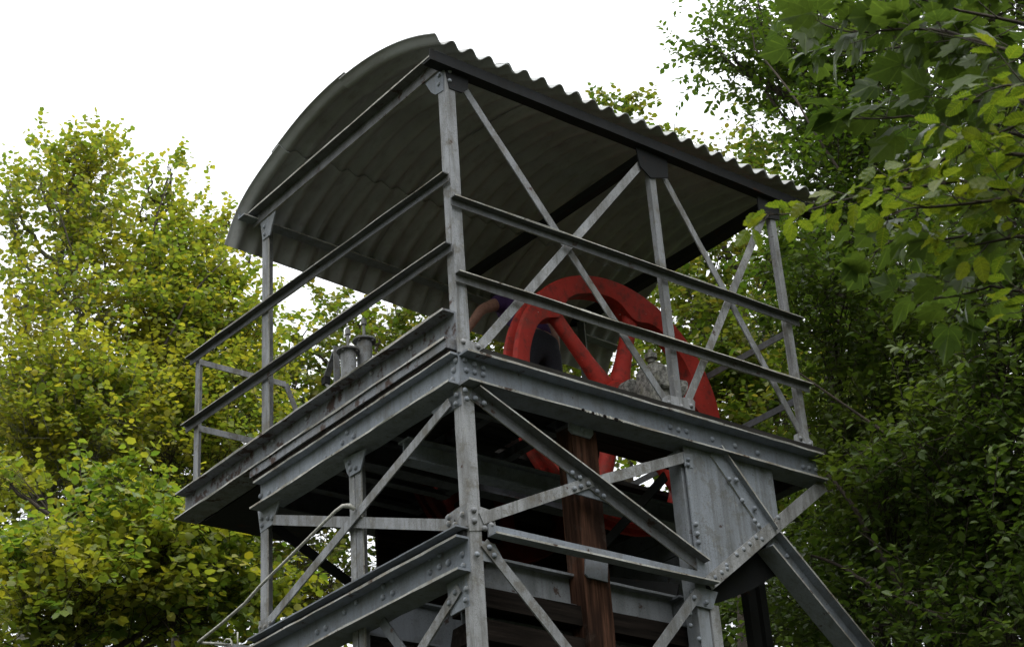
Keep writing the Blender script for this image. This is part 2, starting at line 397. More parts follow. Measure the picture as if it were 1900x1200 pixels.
bar('post', (1.955, 0.013, -0.02), (1.955, 0.013, 2.30), Lsec(0.062, 0.05), xv, 'bar', seg=5, jit=0.001)
bar('post', (3.285, 0.013, -0.02), (3.285, 0.013, 2.30), Lsec(0.06, 0.05), xv, 'bar', seg=5, jit=0.001)
# lower right column: two angles and a cover strip
col = bar('column', (1.93, 0.02, -H), (1.93, 0.02, -0.27), Lsec(0.105, 0.12, 0.013), xv, 'steel', seg=6, jit=0.001)
bar('column', (2.04, 0.006, -H), (2.04, 0.006, -1.40), Lsec(0.085, 0.12, 0.013), xv, 'bar', seg=6, jit=0.001)
# double-angle mid column of the left face
bar('column', (0.01, 1.262, -H), (0.01, 1.262, -0.25), [(0, 0), (0.08, 0), (0.08, -0.012), (0.012, -0.012), (0.012, -0.07), (0, -0.07)], xv, 'bar', seg=8, jit=0.001)
bar('column', (0.01, 1.272, -H), (0.01, 1.272, -0.25), Lsec(0.08, 0.065), xv, 'bar', seg=8, jit=0.001)

# --- deck beams. I section, web on the tower face, flange 0.1 m proud
def ibeam(name, p0, p1, h, w, mat, seg=10, jit=0.0018, **kw):
    return bar(name, p0, p1, Isec(h, w), zv, mat, seg=seg, jit=jit, **kw)
bR = ibeam('beam', (-0.012, 0, -0.141), (3.355, 0, -0.141), 0.222, 0.2, 'steel', 18, label='long grey beam under the right-hand edge of the deck')
bUL = ibeam('beam', (0, 0.03, 0.190), (0, 3.655, 0.190), 0.226, 0.2, 'rusty', 22, 0.0022, label='rust-stained upper beam carrying the cantilevered platform')
bLL = bar('beam', (0, 0.010, -0.131), (0, 2.495, -0.131), [(-0.113, -0.1), (-0.113, 0.1), (-0.098, 0.1), (-0.098, 0.006), (0.098, 0.006), (0.098, 0.07), (0.113, 0.07), (0.113, -0.07), (0.098, -0.07), (0.098, -0.006), (-0.098, -0.006), (-0.098, -0.1)], zv, 'steel', seg=14, jit=0.0018, label='grey lower beam below the rust-stained one')
bar('packing', (-0.02, 0.03, 0.046), (-0.02, 2.52, 0.046), Rsec(0.06, 0.13), zv, 'rusty', seg=10, jit=0.002)
box('packing', (-0.07, 0.04, -0.016), (0.05, 2.5, 0.014), 'sleeper')
b3 = ibeam('beam', (0, 0.012, -1.402), (0, 2.52, -1.402), 0.226, 0.2, 'steel', 14)
bar('flange_angle', (-0.1, 0.008, -1.226), (-0.1, 2.52, -1.226), [(0, 0), (0, 0.11), (-0.012, 0.11), (-0.012, 0)], zv, 'steel', seg=10, jit=0.001)
box('packing', (-0.03, 0.03, -1.289), (0.03, 2.5, -1.239), 'dark')
# rear and inner beams
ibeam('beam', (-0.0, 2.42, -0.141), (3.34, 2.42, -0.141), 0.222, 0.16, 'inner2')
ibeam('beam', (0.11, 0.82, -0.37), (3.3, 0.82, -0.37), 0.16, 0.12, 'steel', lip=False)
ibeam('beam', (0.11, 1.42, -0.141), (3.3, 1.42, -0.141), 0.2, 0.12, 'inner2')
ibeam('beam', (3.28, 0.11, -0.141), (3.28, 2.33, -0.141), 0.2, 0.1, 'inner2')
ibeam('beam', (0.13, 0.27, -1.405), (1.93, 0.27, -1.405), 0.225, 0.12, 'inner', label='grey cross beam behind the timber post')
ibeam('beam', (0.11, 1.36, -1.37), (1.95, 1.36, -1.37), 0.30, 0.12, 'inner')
for i in range(8):
    box('sky_screen_board', (0.85, 2.22, -1.30 + i * 0.165), (3.2, 2.25 + 0.004 * (i % 2), -1.30 + i * 0.165 + 0.158), 'sleeper', jit=0.003)  # added dark boards, blacking out the bright background behind the lower frame
for i in range(2):
    box('sky_screen_board', (3.17, 0.74, -0.46 + i * 0.165), (3.20, 1.24, -0.46 + i * 0.165 + 0.158), 'inner', jit=0.003)  # added panels that block sky seen through the right-hand opening
for i in range(5):
    box('sky_screen_board', (3.17, 1.25, -0.88 + i * 0.165), (3.20 + 0.004 * (i % 2), 2.2, -0.88 + i * 0.165 + 0.158), 'inner', jit=0.003)  # further added panels closing off bright sky and foliage
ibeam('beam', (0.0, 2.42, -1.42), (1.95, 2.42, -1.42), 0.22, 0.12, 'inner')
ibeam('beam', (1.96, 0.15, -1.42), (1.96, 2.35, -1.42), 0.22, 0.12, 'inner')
for y in (0.45, 1.05, 1.75, 2.1):
    bar('joist', (0.1, y, -0.19), (1.15, y, -0.19), Lsec(0.07, 0.07), zv, 'inner2')
for x in (0.62, 1.17):
    bar('joist', (x, 0.1, -0.12), (x, 2.35, -0.12), Lsec(0.07, 0.07), zv, 'inner2')
# --- sleepers below the cross beam
box('sleeper', (0.13, 0.16, -1.66), (2.1, 0.40, -1.53), 'sleeper', jit=0.01)
box('sleeper', (0.13, 0.16, -1.90), (2.1, 0.40, -1.75), 'sleeper', jit=0.01)
bar('angle', (0.13, 0.3, -1.70), (1.95, 0.3, -1.70), Rsec(0.07, 0.01), zv, 'inner')
box('sleeper', (0.1, 1.25, -1.72), (1.9, 1.5, -1.56), 'sleeper', jit=0.01)
# --- deck planks
for i in range(4):
    box('plank', (0.13, 0.14 + i * 0.155, -0.026), (3.38, 0.14 + i * 0.155 + 0.148, 0.012 + 0.004 * (i % 2)), 'plank', jit=0.002)
box('plank', (0.13, -0.085, -0.028), (3.39, 0.125, 0.016), 'plank', jit=0.002)
for i in range(8):
    y = 1.225 + i * 0.155; box('plank', (1.2, y, 0.02), (3.38, y + 0.148, 0.055), 'plank', jit=0.002)
for i in range(8):
    y = 2.40 + i * 0.15; box('plank', (0.02, y, 0.305), (0.99, y + 0.143, 0.335 + 0.003 * (i % 2)), 'plank', jit=0.002)
box('plank', (0.13, 0.766, -0.02), (1.17, 0.932, 0.016), 'plank', jit=0.002)
for i in range(9):
    y = 0.94 + i * 0.155; box('plank', (0.13, y, -0.02), (1.17, y + 0.148, 0.018), 'plank', jit=0.002)
for i in range(2):
    box('sleeper', (1.35, 1.52 + i * 0.27, 0.057), (2.6, 1.76 + i * 0.27, 0.247), 'sleeper', jit=0.004); box('sleeper', (1.35, 1.52 + i * 0.27, 0.249), (2.6, 1.76 + i * 0.27, 0.440), 'sleeper', jit=0.004)
# cantilevered platform frame
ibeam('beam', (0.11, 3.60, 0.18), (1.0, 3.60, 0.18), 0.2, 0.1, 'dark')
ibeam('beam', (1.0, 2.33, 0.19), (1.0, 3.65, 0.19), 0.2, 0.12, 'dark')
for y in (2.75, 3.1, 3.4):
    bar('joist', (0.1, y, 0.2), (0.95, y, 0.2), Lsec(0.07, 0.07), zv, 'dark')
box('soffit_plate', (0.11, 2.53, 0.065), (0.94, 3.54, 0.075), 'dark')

# --- rivets on the beam webs (photograph pixels)
rivets(bR, [(862, 668), (880, 676), (896, 683), (865, 687), (880, 690.5), (896, 695), (1243, 792), (1258, 797), (1273, 800), (1321, 815), (1363, 827), (1405, 840), (1490, 866), (1501, 868), (1513, 871)], 1, -0.008)
rivets(bUL, [(763, 645), (690, 692), (508, 817), (570, 776), (425, 885)], 0, -0.008, 1, RIVB)
rivets(bLL, [(846, 669), (842, 687), (840, 705), (803, 722), (645, 802), (657, 809), (636, 821), (605, 850), (516, 908), (500, 915), (484, 920)], 0, -0.008)
rivets(b3, [(816, 1028), (798, 1035), (833, 1042), (816, 1051), (832, 1044), (798, 1061), (711, 1107), (729, 1099), (589, 1172), (605, 1164), (712, 1087), (729, 1075), (640, 1135), (662, 1117), (858, 1028), (860, 1049)], 0, -0.008)

for i in range(12):
    x = 0.93 + i * 0.032 + rng.normal(0, 0.006); w_ = rng.uniform(0.012, 0.03)
    a = rng.uniform(-0.010, 0.004, 4)
    plate('rust_flake', [(x, -0.103, -0.252 + a[0]), (x + w_, -0.103, -0.254 + a[1]), (x + w_ * 1.1, -0.103, -0.243 + a[2] * 0.5), (x + w_ * 0.4, -0.103, -0.238 + a[3] * 0.3), (x - 0.004, -0.103, -0.243)], 1, -0.103, -0.004 - 0.006 * rng.random(), 'edge' if i % 3 else 'sleeper', bR)
# --- roof: purlins, ties, sheets
bar('purlin', (-0.16, -0.055, 2.24), (3.86, -0.045, 2.25), [(0, 0), (0.09, 0), (0.09, -0.012), (0.012, -0.012), (0.012, -0.09), (0, -0.09)], zv, 'dark', seg=12, jit=0.0015)
bar('purlin', (-0.15, 2.62, 2.30), (3.86, 2.60, 2.15), [(0, 0), (0.09, 0), (0.09, 0.012), (0.012, 0.012), (0.012, 0.1), (0, 0.1)], zv, 'steel', seg=10, jit=0.001)
bar('roof_tie', (-0.006, -0.03, 2.36), (-0.006, 2.60, 2.355), [(0, 0), (0, -0.085), (-0.012, -0.085), (-0.012, -0.012), (-0.10, -0.012), (-0.10, 0)], zv, 'rail', seg=10, jit=0.001)
bar('roof_tie', (3.32, 0.05, 2.21), (3.32, 2.6, 2.26), Lsec(0.09, 0.09), zv, 'dark')
bar('roof_tie', (1.98, 0.05, 2.24), (1.98, 2.6, 2.27), Lsec(0.07, 0.07), zv, 'dark')

prof = np.array([(-0.10, 2.372), (0.08, 2.475), (0.29, 2.565), (0.52, 2.638), (0.78, 2.69), (1.05, 2.718), (1.33, 2.722), (1.62, 2.695), (1.88, 2.632), (2.14, 2.555), (2.38, 2.475), (2.55, 2.400), (2.66, 2.28), (2.765, 2.125)])
seglen = np.r_[0, np.cumsum(np.hypot(*np.diff(prof, axis=0).T))]
def arc(s):
    return np.array([np.interp(s, seglen, prof[:, 0]), np.interp(s, seglen, prof[:, 1])])
def smooth_arc(n):
    ss = np.linspace(0, seglen[-1], 90); pts = np.array([arc(s) for s in ss])
    for _ in range(30):
        pts[1:-1] = 0.5 * pts[1:-1] + 0.25 * (pts[:-2] + pts[2:])
    return pts
ARC = smooth_arc(90)
PITCH = 0.165; AMP = 0.027; TH = 0.007
roof = bpy.data.objects.new('roof', None); COL.objects.link(roof); roof.parent = HF; roof['label'] = 'curved roof of dark corrugated sheets'
def sheet(x0, x1, k0, k1, lift, ph):
    nx = int(round((x1 - x0) / PITCH * 10)); ks = list(range(k0, k1 + 1, 2))
    if ks[-1] != k1: ks.append(k1)
    vs = []; wob = rng.normal(0, 0.004, 3)
    for k in ks:
        t = ARC[min(k + 1, 89)] - ARC[max(k - 1, 0)]; t /= np.linalg.norm(t); nrm = np.array([-t[1], t[0]])
        for i in range(nx + 1):
            x = x0 + (x1 - x0) * i / nx
            w = AMP * math.cos(2 * math.pi * x / PITCH + ph) + lift + wob[0] * (k - k0) / 40
            for h in (0, TH):
                q = ARC[k] + nrm * (w + h); q = q - np.array([0, 0.046 * (x + 0.16) * max(0, (k - 35) / 54.0) ** 1.5])
                vs.append((x, q[0], q[1] + H))
    m_ = 2 * (nx + 1); fs = []
    for a in range(len(ks) - 1):
        for i in range(nx):
            p = a * m_ + 2 * i
            fs.append((p, p + 2, p + m_ + 2, p + m_)); fs.append((p + 1, p + m_ + 1, p + m_ + 3, p + 3))
    for i in range(nx):
        p = 2 * i; fs.append((p, p + 1, p + 3, p + 2)); q = (len(ks) - 1) * m_ + 2 * i; fs.append((q, q + 2, q + 3, q + 1))
    for a in range(len(ks) - 1):
        p = a * m_; fs.append((p, p + m_, p + m_ + 1, p + 1)); q = p + m_ - 2; fs.append((q, q + 1, q + m_ + 1, q + m_))
    me = mesh_from('corrugated_sheet', vs, fs, True); fix(me)
    bm = bmesh.new(); bm.from_mesh(me)
    for e in bm.edges:
        if len(e.link_faces) == 2 and e.calc_face_angle(0) > 0.9: e.smooth = False
    bm.to_mesh(me); bm.free()
    return link('corrugated_sheet', me, 'sheet', roof)
NS = 6; SW = PITCH * 4; x0 = -0.165
xs = [x0 + SW * i for i in range(NS)] + [3.87]
for i in range(NS):
    a, c_ = xs[i], xs[i + 1] + (0.06 if i < NS - 1 else 0)
    l0 = 0.018 + 0.009 * (i % 2)
    sheet(a, c_, 0, 36 if i != 2 else 38, l0 + 0.0, 0)
    sheet(a, c_, 34, 64 if i < 4 else 62, l0 + 0.0185, 0)
    sheet(a, c_, 61, 89, l0 + 0.002, 0)

# --- rails: angles with the flat leg on top, outwards
def railX(x0, x1, z0, z1, y=-0.014):
    return bar('rail', (x0, y, z0), (x1, y, z1), [(0, 0), (0, 0.058), (-0.009, 0.058), (-0.009, 0.009), (-0.062, 0.009), (-0.062, 0)], zv, 'rail', seg=9, jit=0.0022)
# bar along +x with u = +z: v = d x u = x cross z = -y, so positive b is outwards
railX(-0.02, 3.40, 1.158, 1.160); railX(-0.02, 3.395, 0.568, 0.578)
def railY(y0, y1, z0, z1, x=-0.014):
    # bar along +y with u = +z: v = y cross z = +x, so negative b is outwards
    return bar('rail', (x, y0, z0), (x, y1, z1), [(0, 0), (0, -0.058), (-0.009, -0.058), (-0.009, -0.009), (-0.062, -0.009), (-0.062, 0)], zv, 'rail', seg=9, jit=0.0022)
railY(-0.01, 3.60, 1.357, 1.500); railY(0.0, 3.65, 0.804, 0.908)
# far side and back rails
bar('rail', (3.375, 0.1, 1.09), (3.375, 2.45, 1.09), Rsec(0.055, 0.01), zv, 'rail'); bar('rail', (3.375, 0.1, 0.5), (3.375, 2.45, 0.5), Rsec(0.055, 0.01), zv, 'rail')
# end post and end rails of the platform
bar('rail_post', (0.0, 3.545, 0.31), (0.0, 3.545, 1.49), [(0, 0), (0.06, 0), (0.06, -0.009), (0.009, -0.009), (0.009, -0.06), (0, -0.06)], xv, 'bar', seg=4, jit=0.001)
bar('end_rail', (0.03, 3.535, 1.455), (0.86, 3.535, 1.455), Rsec(0.05, 0.011), zv, 'bar')
bar('end_rail', (0.86, 3.536, 1.462), (1.08, 3.536, 0.98), Rsec(0.05, 0.011), xv, 'bar')
bar('end_rail', (1.075, 3.537, 1.0), (1.075, 3.537, 0.30), Rsec(0.05, 0.011), xv, 'bar')
bar('end_rail', (0.03, 3.535, 0.855), (1.05, 3.535, 0.855), Rsec(0.055, 0.011), zv, 'bar')

# --- braces of the upper right face (flat bars behind the rails)
def flat(name, a, c_, ax, v, w=0.062, th=0.010, mat='bar', lip=0.0):
    p0 = P(*a, ax, v) if len(a) == 2 else np.array(a, float); p1 = P(*c_, ax, v) if len(c_) == 2 else np.array(c_, float)
    nrm = np.array([0, 1.0, 0]) if ax == 1 else np.array([1.0, 0, 0])
    d = (p1 - p0) / np.linalg.norm(p1 - p0)
    if lip:     # angle: flat leg in the face, other leg outwards along one edge
        sec = [(-w / 2, lip), (-w / 2 + th, lip), (-w / 2 + th, 0), (w / 2, 0), (w / 2, th), (-w / 2, th)]
    else: sec = Rsec(w, th)
    # section frame: u across the bar in the face, v = d x u
    u = np.cross(nrm, d)
    return bar(name, p0, p1, sec, u, mat, seg=8, jit=0.0008)
flat('brace', (858, 160), (1238, 748), 1, 0.045); flat('brace', (1200, 292), (886, 648), 1, 0.030)
flat('brace', (1222, 312), (1490, 812), 1, 0.045); flat('brace', (1420, 392), (1270, 758), 1, 0.030)

# --- gussets of the upper frame
g = plate('gusset_plate', [(785, 150), (812, 126), (822, 122), (822, 168), (808, 176), (800, 172)], 0, -0.004, 0.012); rivets(g, [(815, 141), (814, 157)], 0, -0.004, 0.8)
g = plate('gusset_plate', [(824, 118), (870, 140), (868, 166), (858, 172), (834, 164)], 1, -0.004, 0.012, 'dark'); rivets(g, [(834, 133), (834, 150)], 1, -0.004, 0.8)
g = plate('gusset_plate', [(482, 405), (511, 391), (500, 436), (487, 446)], 0, -0.008, 0.012); rivets(g, [(491, 421), (491, 435)], 0, -0.008, 0.8)
plate('gusset_plate', [(1180, 272), (1238, 293), (1240, 330), (1208, 330), (1188, 308)], 1, 0.0, 0.012, 'dark')
plate('gusset_plate', [(1405, 362), (1445, 378), (1447, 408), (1410, 402)], 1, 0.0, 0.012, 'dark')
g = plate('gusset_plate', [(848, 622), (862, 628), (899, 641), (899, 662), (850, 652)], 1, -0.006, 0.012, 'bar'); rivets(g, [(859, 634), (887, 643)], 1, -0.006, 1.0, RIVB)
g = plate('gusset_plate', [(1230, 738), (1238, 733), (1285, 739), (1290, 745), (1289, 770), (1231, 752)], 1, -0.006, 0.012, 'bar'); rivets(g, [(1241, 747), (1264, 754), (1282, 753), (1277, 762)], 1, -0.006, 0.9, RIVB)
g = plate('gusset_plate', [(1475, 806), (1484, 802), (1508, 818), (1509, 832), (1475, 822)], 1, -0.006, 0.012, 'bar'); rivets(g, [(1485, 813), (1492, 823), (1503, 824)], 1, -0.006, 0.9, RIVB)

# --- lower right face: braces, gussets, horizontal angle, timber, backstay
flat('brace', (876, 730), (1303, 1052), 1, -0.012, 0.085, 0.011, 'rail', -0.07)
flat('brace', (893, 962), (1098, 893), 1, -0.012, 0.075, 0.011, 'bar')
flat('brace', (1108, 893), (1276, 846), 1, -0.012, 0.075, 0.011, 'bar')
g = plate('gusset_plate', [(1053, 876), (1062, 874), (1110, 884), (1120, 896), (1130, 932), (1058, 912)], 1, 0.0, 0.012); rivets(g, [(1062, 877), (1076, 886), (1092, 897), (1108, 911), (1120, 920), (1118, 888), (1066, 906), (1078, 902)], 1, -0.024, 0.9)
g = plate('gusset_plate', [(871, 722), (896, 727), (914, 742), (912, 752), (873, 742)], 1, -0.003, 0.011); rivets(g, [(863, 724), (866, 740), (882, 739), (898, 748)], 1, -0.024, 0.95)
g = plate('gusset_plate', [(854, 726), (836, 736), (800, 764), (812, 778), (856, 750)], 0, -0.004, 0.011); rivets(g, [(847, 733), (846, 749), (828, 752), (818, 763)], 0, -0.016, 0.95)
g = plate('gusset_plate', [(868, 931), (916, 948), (921, 982), (872, 984)], 1, -0.006, 0.012, 'bar'); rivets(g, [(879, 946), (880, 966), (899, 980), (911, 974)], 1, -0.012, 1.0, RIVB)
g = plate('gusset_plate', [(866, 932), (848, 942), (826, 958), (826, 982), (868, 975)], 0, -0.006, 0.012, 'bar'); rivets(g, [(858, 954), (833, 971), (845, 973), (833, 959)], 0, -0.020, 1.0, RIVB)
bar('angle', (0.13, -0.012, -1.275), (2.06, -0.012, -1.275), [(0, 0), (0, 0.085), (0.012, 0.085), (0.012, 0.012), (0.085, 0.012), (0.085, 0)], zv, 'steel', seg=8, jit=0.001)
g = plate('gusset_plate', [(880, 1000), (918, 1008), (932, 1034), (936, 1048), (882, 1036)], 1, 0.0, 0.012); rivets(g, [(885, 1028), (908, 1015), (917, 1030)], 1, -0.018, 0.95)
flat('brace', (898, 1006), (1070, 1225), 1, -0.010, 0.075, 0.011, 'bar')
flat('brace', (1296, 1098), (1205, 1225), 1, -0.010, 0.075, 0.011, 'bar')
g = plate('gusset_plate', [(1280, 1095), (1300, 1088), (1332, 1098), (1322, 1130), (1290, 1122)], 1, -0.002, 0.012); rivets(g, [(1288, 1108), (1311, 1117)], 1, -0.02, 0.9)
rivets(col, [(1281, 1160), (1297, 1185), (1280, 1138)], 1, 0.02, 0.9)
g = plate('gusset_plate', [(864, 1062), (838, 1058), (826, 1072), (830, 1095), (836, 1142), (872, 1122), (868, 1090)], 0, -0.002, 0.012); rivets(g, [(845, 1098), (834, 1118), (865, 1092), (864, 1113)], 0, -0.018, 0.95)
flat('brace', (852, 1090), (770, 1222), 0, -0.012, 0.075, 0.011, 'bar')
flat('brace', (708, 1150), (760, 1225), 0, 0.02, 0.07, 0.011, 'inner')
# cleats on the timber, timber guide post
tp = box('timber_post', (1.015, 0.115, -H), (1.24, 0.27, -0.255), 'timber', jit=0.004); tp['label'] = 'old brown timber post behind the braces'
g = plate('cleat', [(1056, 770), (1100, 782), (1101, 806), (1096, 813), (1062, 803), (1056, 796)], 1, 0.098, 0.014, 'steel'); rivets(g, [(1080, 797)], 1, 0.098, 1.0)
plate('cleat', [(1087, 1035), (1128, 1044), (1128, 1079), (1092, 1070), (1087, 1064)], 1, 0.098, 0.014, 'steel')
# big stay plate and its edge angles
SP = [(1.94, -0.02, -0.255), (2.83, -0.02, -0.255), (2.83, -0.02, -0.70), (2.09, -0.02, -1.27), (1.94, -0.02, -1.27)]
sp_ = plate('stay_plate', SP, 1, -0.02, 0.012, 'plate', label='large riveted steel plate above the raking stay')
rivets(sp_, [(1291, 972), (1294, 990), (1296, 1006), (1298, 1025), (1326, 1071), (1338, 1062), (1348, 1055), (1366, 1029), (1379, 1019), (1390, 1009), (1402, 997), (1413, 1000), (1347, 1048), (1433, 968), (1443, 960)], 1, -0.034, 0.95)
flat('edge_angle', (1315, 1082), (1528, 899), 1, -0.034, 0.10, 0.012, 'bar')
se = flat('stiffener', (1326, 836), (1432, 990), 1, -0.034, 0.12, 0.012, 'steel', -0.04)
rivets(se, [(1353, 889), (1366, 890), (1377, 928), (1400, 943), (1400, 966), (1407, 975)], 1, -0.05, 0.95)
plate('gusset_plate', [(1268, 840), (1285, 842), (1286, 868), (1272, 864)], 1, -0.024, 0.012)
rivets(g, [(1277, 852), (1277, 862)], 1, -0.03, 0.8)
plate('stay_gusset', [(2.02, 0.13, -1.32), (2.10, 0.13, -1.25), (2.80, 0.13, -0.70), (3.05, 0.13, -0.96), (2.86, 0.13, -1.02), (2.62, 0.13, -1.16), (2.3, 0.13, -1.30), (2.1, 0.13, -1.36)], 1, 0.13, 0.012, 'dark')
# raking stay: I section with its web facing the camera
s0 = np.array([2.754, 0.035, -0.807]); sd_ = np.array([0.84, 0, -0.742]); sd_ /= np.linalg.norm(sd_)
s1 = s0 + sd_ * ((H - 0.80) / -sd_[2])
st = bar('raking_stay', s0, s1, Isec(0.17, 0.16, 0.014, 0.012), (0.66, 0, 0.75), 'steel', seg=16, jit=0.001, label='raking steel stay sloping down to the right')
rivets(st, [(1457, 1003), (1461, 1018), (1473, 1018), (1460, 1031), (1456, 1041)], 1, 0.029, 1.0)
s0b = s0 + np.array([0, 2.4, 0]); bar('raking_stay', s0b, s1 + np.array([0, 2.4, 0]), Isec(0.17, 0.16, 0.014, 0.012), (0.66, 0, 0.75), 'inner')
# two stanchions under the bearing beam
bar('stanchion', (3.12, 0.64, -H), (3.12, 0.64, -0.26), Rsec(0.09, 0.07), xv, 'dark'); bar('stanchion', (3.30, 0.69, -H), (3.30, 0.69, -0.26), Rsec(0.07, 0.07), xv, 'dark')

# --- left face: braces and gussets
flat('brace', (834, 746), (488, 1166), 0, -0.030, 0.07, 0.011, 'bar')
flat('brace', (508, 964), (842, 974), 0, -0.012, 0.075, 0.011, 'bar')
g = plate('gusset_plate', [(478, 948), (520, 925), (505, 972), (483, 988)], 0, -0.004, 0.012); rivets(g, [(485, 962), (497, 961), (505, 961), (486, 975)], 0, -0.008, 0.85)
g = plate('gusset_plate', [(636, 850), (678, 832), (668, 872), (648, 884), (644, 878)], 0, -0.004, 0.012); rivets(g, [(650, 870), (660, 868), (648, 858)], 0, -0.006, 0.85)
g = plate('gusset_plate', [(480, 1152), (500, 1144), (508, 1152), (504, 1158), (480, 1172)], 0, -0.004, 0.012, 'bar'); rivets(g, [(483, 1164), (492, 1162), (501, 1155)], 0, -0.036, 0.85, RIVB)
# dark inner bracing of the far faces
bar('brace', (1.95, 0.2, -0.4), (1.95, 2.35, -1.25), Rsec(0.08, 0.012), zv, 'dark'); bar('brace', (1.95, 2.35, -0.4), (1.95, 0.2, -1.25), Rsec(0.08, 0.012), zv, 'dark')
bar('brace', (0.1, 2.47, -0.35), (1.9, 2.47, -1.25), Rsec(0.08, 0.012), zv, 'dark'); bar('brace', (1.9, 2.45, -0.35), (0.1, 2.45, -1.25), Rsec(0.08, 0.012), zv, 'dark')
# lower panels down to the ground (below the frame of the photograph)
for z in (-3.3, -5.1):
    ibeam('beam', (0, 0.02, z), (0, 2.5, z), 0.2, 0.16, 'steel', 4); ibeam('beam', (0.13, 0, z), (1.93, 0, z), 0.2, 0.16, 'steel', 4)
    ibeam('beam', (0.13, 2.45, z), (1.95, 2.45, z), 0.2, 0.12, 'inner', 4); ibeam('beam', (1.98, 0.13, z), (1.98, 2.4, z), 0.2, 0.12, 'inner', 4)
# pale strap hanging from the mid column
strap = tube('strap', [P(658, 944, 0, -0.05), P(648, 938, 0, -0.08), P(636, 938, 0, -0.13), P(622, 948, 0, -0.16), P(590, 980, 0, -0.2), P(535, 1035, 0, -0.2), P(482, 1087, 0, -0.2), P(455, 1118, 0, -0.2), P(410, 1157, 0, -0.2), P(376, 1184, 0, -0.2), P(369, 1190, 0, -0.19), P(378, 1192, 0, -0.17), P(400, 1193, 0, -0.1), P(420, 1195, 0, -0.02)], [0.016, 0.018, 0.014, 0.0115, 0.011, 0.011, 0.0115, 0.012, 0.0115, 0.012, 0.014, 0.01, 0.009, 0.009], 'strap', HF, 7)
strap['label'] = 'pale bent rod looping down from the mid column'
tube('hook', [P(416, 1190, 0, -0.02), P(420, 1185, 0, -0.02), P(427, 1185, 0, -0.02), P(430, 1190, 0, -0.02), P(431, 1204, 0, -0.02)], 0.007, 'strap', HF, 6)
bar('strap_bracket', P(400, 1193, 0, -0.01), P(475, 1203, 0, -0.01), Rsec(0.03, 0.01), zv, 'bar')
tube('hook', [P(441, 1172, 0, -0.01), P(441, 1200, 0, -0.01)], 0.006, 'strap', HF, 6)

# ================================================================== SHEAVE WHEELS
def sheave(name, label, cx, cy, cz, Rr, w, a0, rim_t, nsp=6, hub_r=0.17, paint='red'):
    """wheel in the XZ plane, axis along Y, built around the hub; parts: rim, spokes, hub, axle"""
    T = thing(name, label, 'wheel', (cx, cy, cz + H), None)
    n = 96; hw = w / 2
    # rim section (y, radius): grooved tread, lip, tapering inner web
    sec = [(-hw, Rr - 0.012), (-hw + 0.02, Rr), (-hw + 0.05, Rr - 0.005), (-0.03, Rr - 0.055), (0.03, Rr - 0.055), (hw - 0.05, Rr - 0.005), (hw - 0.02, Rr), (hw, Rr - 0.012),
           (hw - 0.004, Rr - rim_t * 0.55), (hw - 0.03, Rr - rim_t), (-hw + 0.03, Rr - rim_t), (-hw + 0.004, Rr - rim_t * 0.55)]
    vs = []; fs = []; k = len(sec)
    for i in range(n):
        a = 2 * math.pi * i / n
        # inner edge flares towards the spokes
        dmin = min(abs(((a - (a0 + 2 * math.pi * j / nsp) + math.pi) % (2 * math.pi)) - math.pi) for j in range(nsp))
        fl = 0.11 * math.exp(-(dmin / 0.16) ** 2)
        for q, (y, r) in enumerate(sec):
            rr = r - (fl if q in (9, 10) else fl * 0.4 if q in (8, 11) else 0)
            vs.append((rr * math.cos(a), y, rr * math.sin(a)))
    for i in range(n):
        for q in range(k): fs.append((i * k + q, i * k + (q + 1) % k, ((i + 1) % n) * k + (q + 1) % k, ((i + 1) % n) * k + q))
    me = mesh_from('rim', vs, fs, True); fix(me)
    bm = bmesh.new(); bm.from_mesh(me)
    for e in bm.edges:
        if len(e.link_faces) == 2 and e.calc_face_angle(0) > 0.75: e.smooth = False
    bm.to_mesh(me); bm.free()
    link('rim', me, paint, T)
    # spokes: oval, tapering
    for j in range(nsp):
        a = a0 + 2 * math.pi * j / nsp; er = np.array([math.cos(a), 0, math.sin(a)]); et = np.array([-math.sin(a), 0, math.cos(a)])
        vs = []; fs = []; m2 = 14
        st_ = [(hub_r * 0.6, 0.115, 0.07), (hub_r + 0.05, 0.095, 0.062), (hub_r + 0.2, 0.078, 0.052), (Rr * 0.6, 0.07, 0.045), (Rr - rim_t - 0.14, 0.074, 0.045), (Rr - rim_t - 0.04, 0.085, 0.048), (Rr - rim_t + 0.03, 0.10, 0.05)]
        for r, aw, ay in st_:
            for q in range(m2):
                t = 2 * math.pi * q / m2; vs.append(er * r + et * aw * math.cos(t) + np.array([0, ay * math.sin(t), 0]))
        for s in range(len(st_) - 1):
            for q in range(m2): fs.append((s * m2 + q, s * m2 + (q + 1) % m2, (s + 1) * m2 + (q + 1) % m2, (s + 1) * m2 + q))
        fs.append(tuple(range(m2))); fs.append(tuple(range((len(st_) - 1) * m2, len(st_) * m2)))
        me = mesh_from('spoke', vs, fs, True); fix(me); link('spoke', me, paint, T)
    cyl('hub', (0, -0.15, 0), (0, 0.15, 0), [(0, hub_r * 0.8), (0.02, hub_r * 0.86), (0.07, hub_r), (0.23, hub_r), (0.28, hub_r * 0.86), (0.30, hub_r * 0.8)], paint, T, 24, True, np.zeros(3))
    cyl('hub_boss', (0, -0.24, 0), (0, 0, 0), [(0, 0.095), (0.012, 0.115), (0.10, 0.118)], 'lichen', T, 20, True, np.zeros(3))
    cyl('axle', (0, -0.52, 0), (0, 0.36, 0), [(0, 0.05), (0.88, 0.05)], 'lichen', T, 16, True, np.zeros(3))
    return T
WX, WY, WZ = 2.385, 1.09, 0.64
sheave('sheave_wheel', 'large red spoked winding wheel rising through the deck', WX, WY, WZ, 1.075, 0.19, math.radians(73), 0.15)
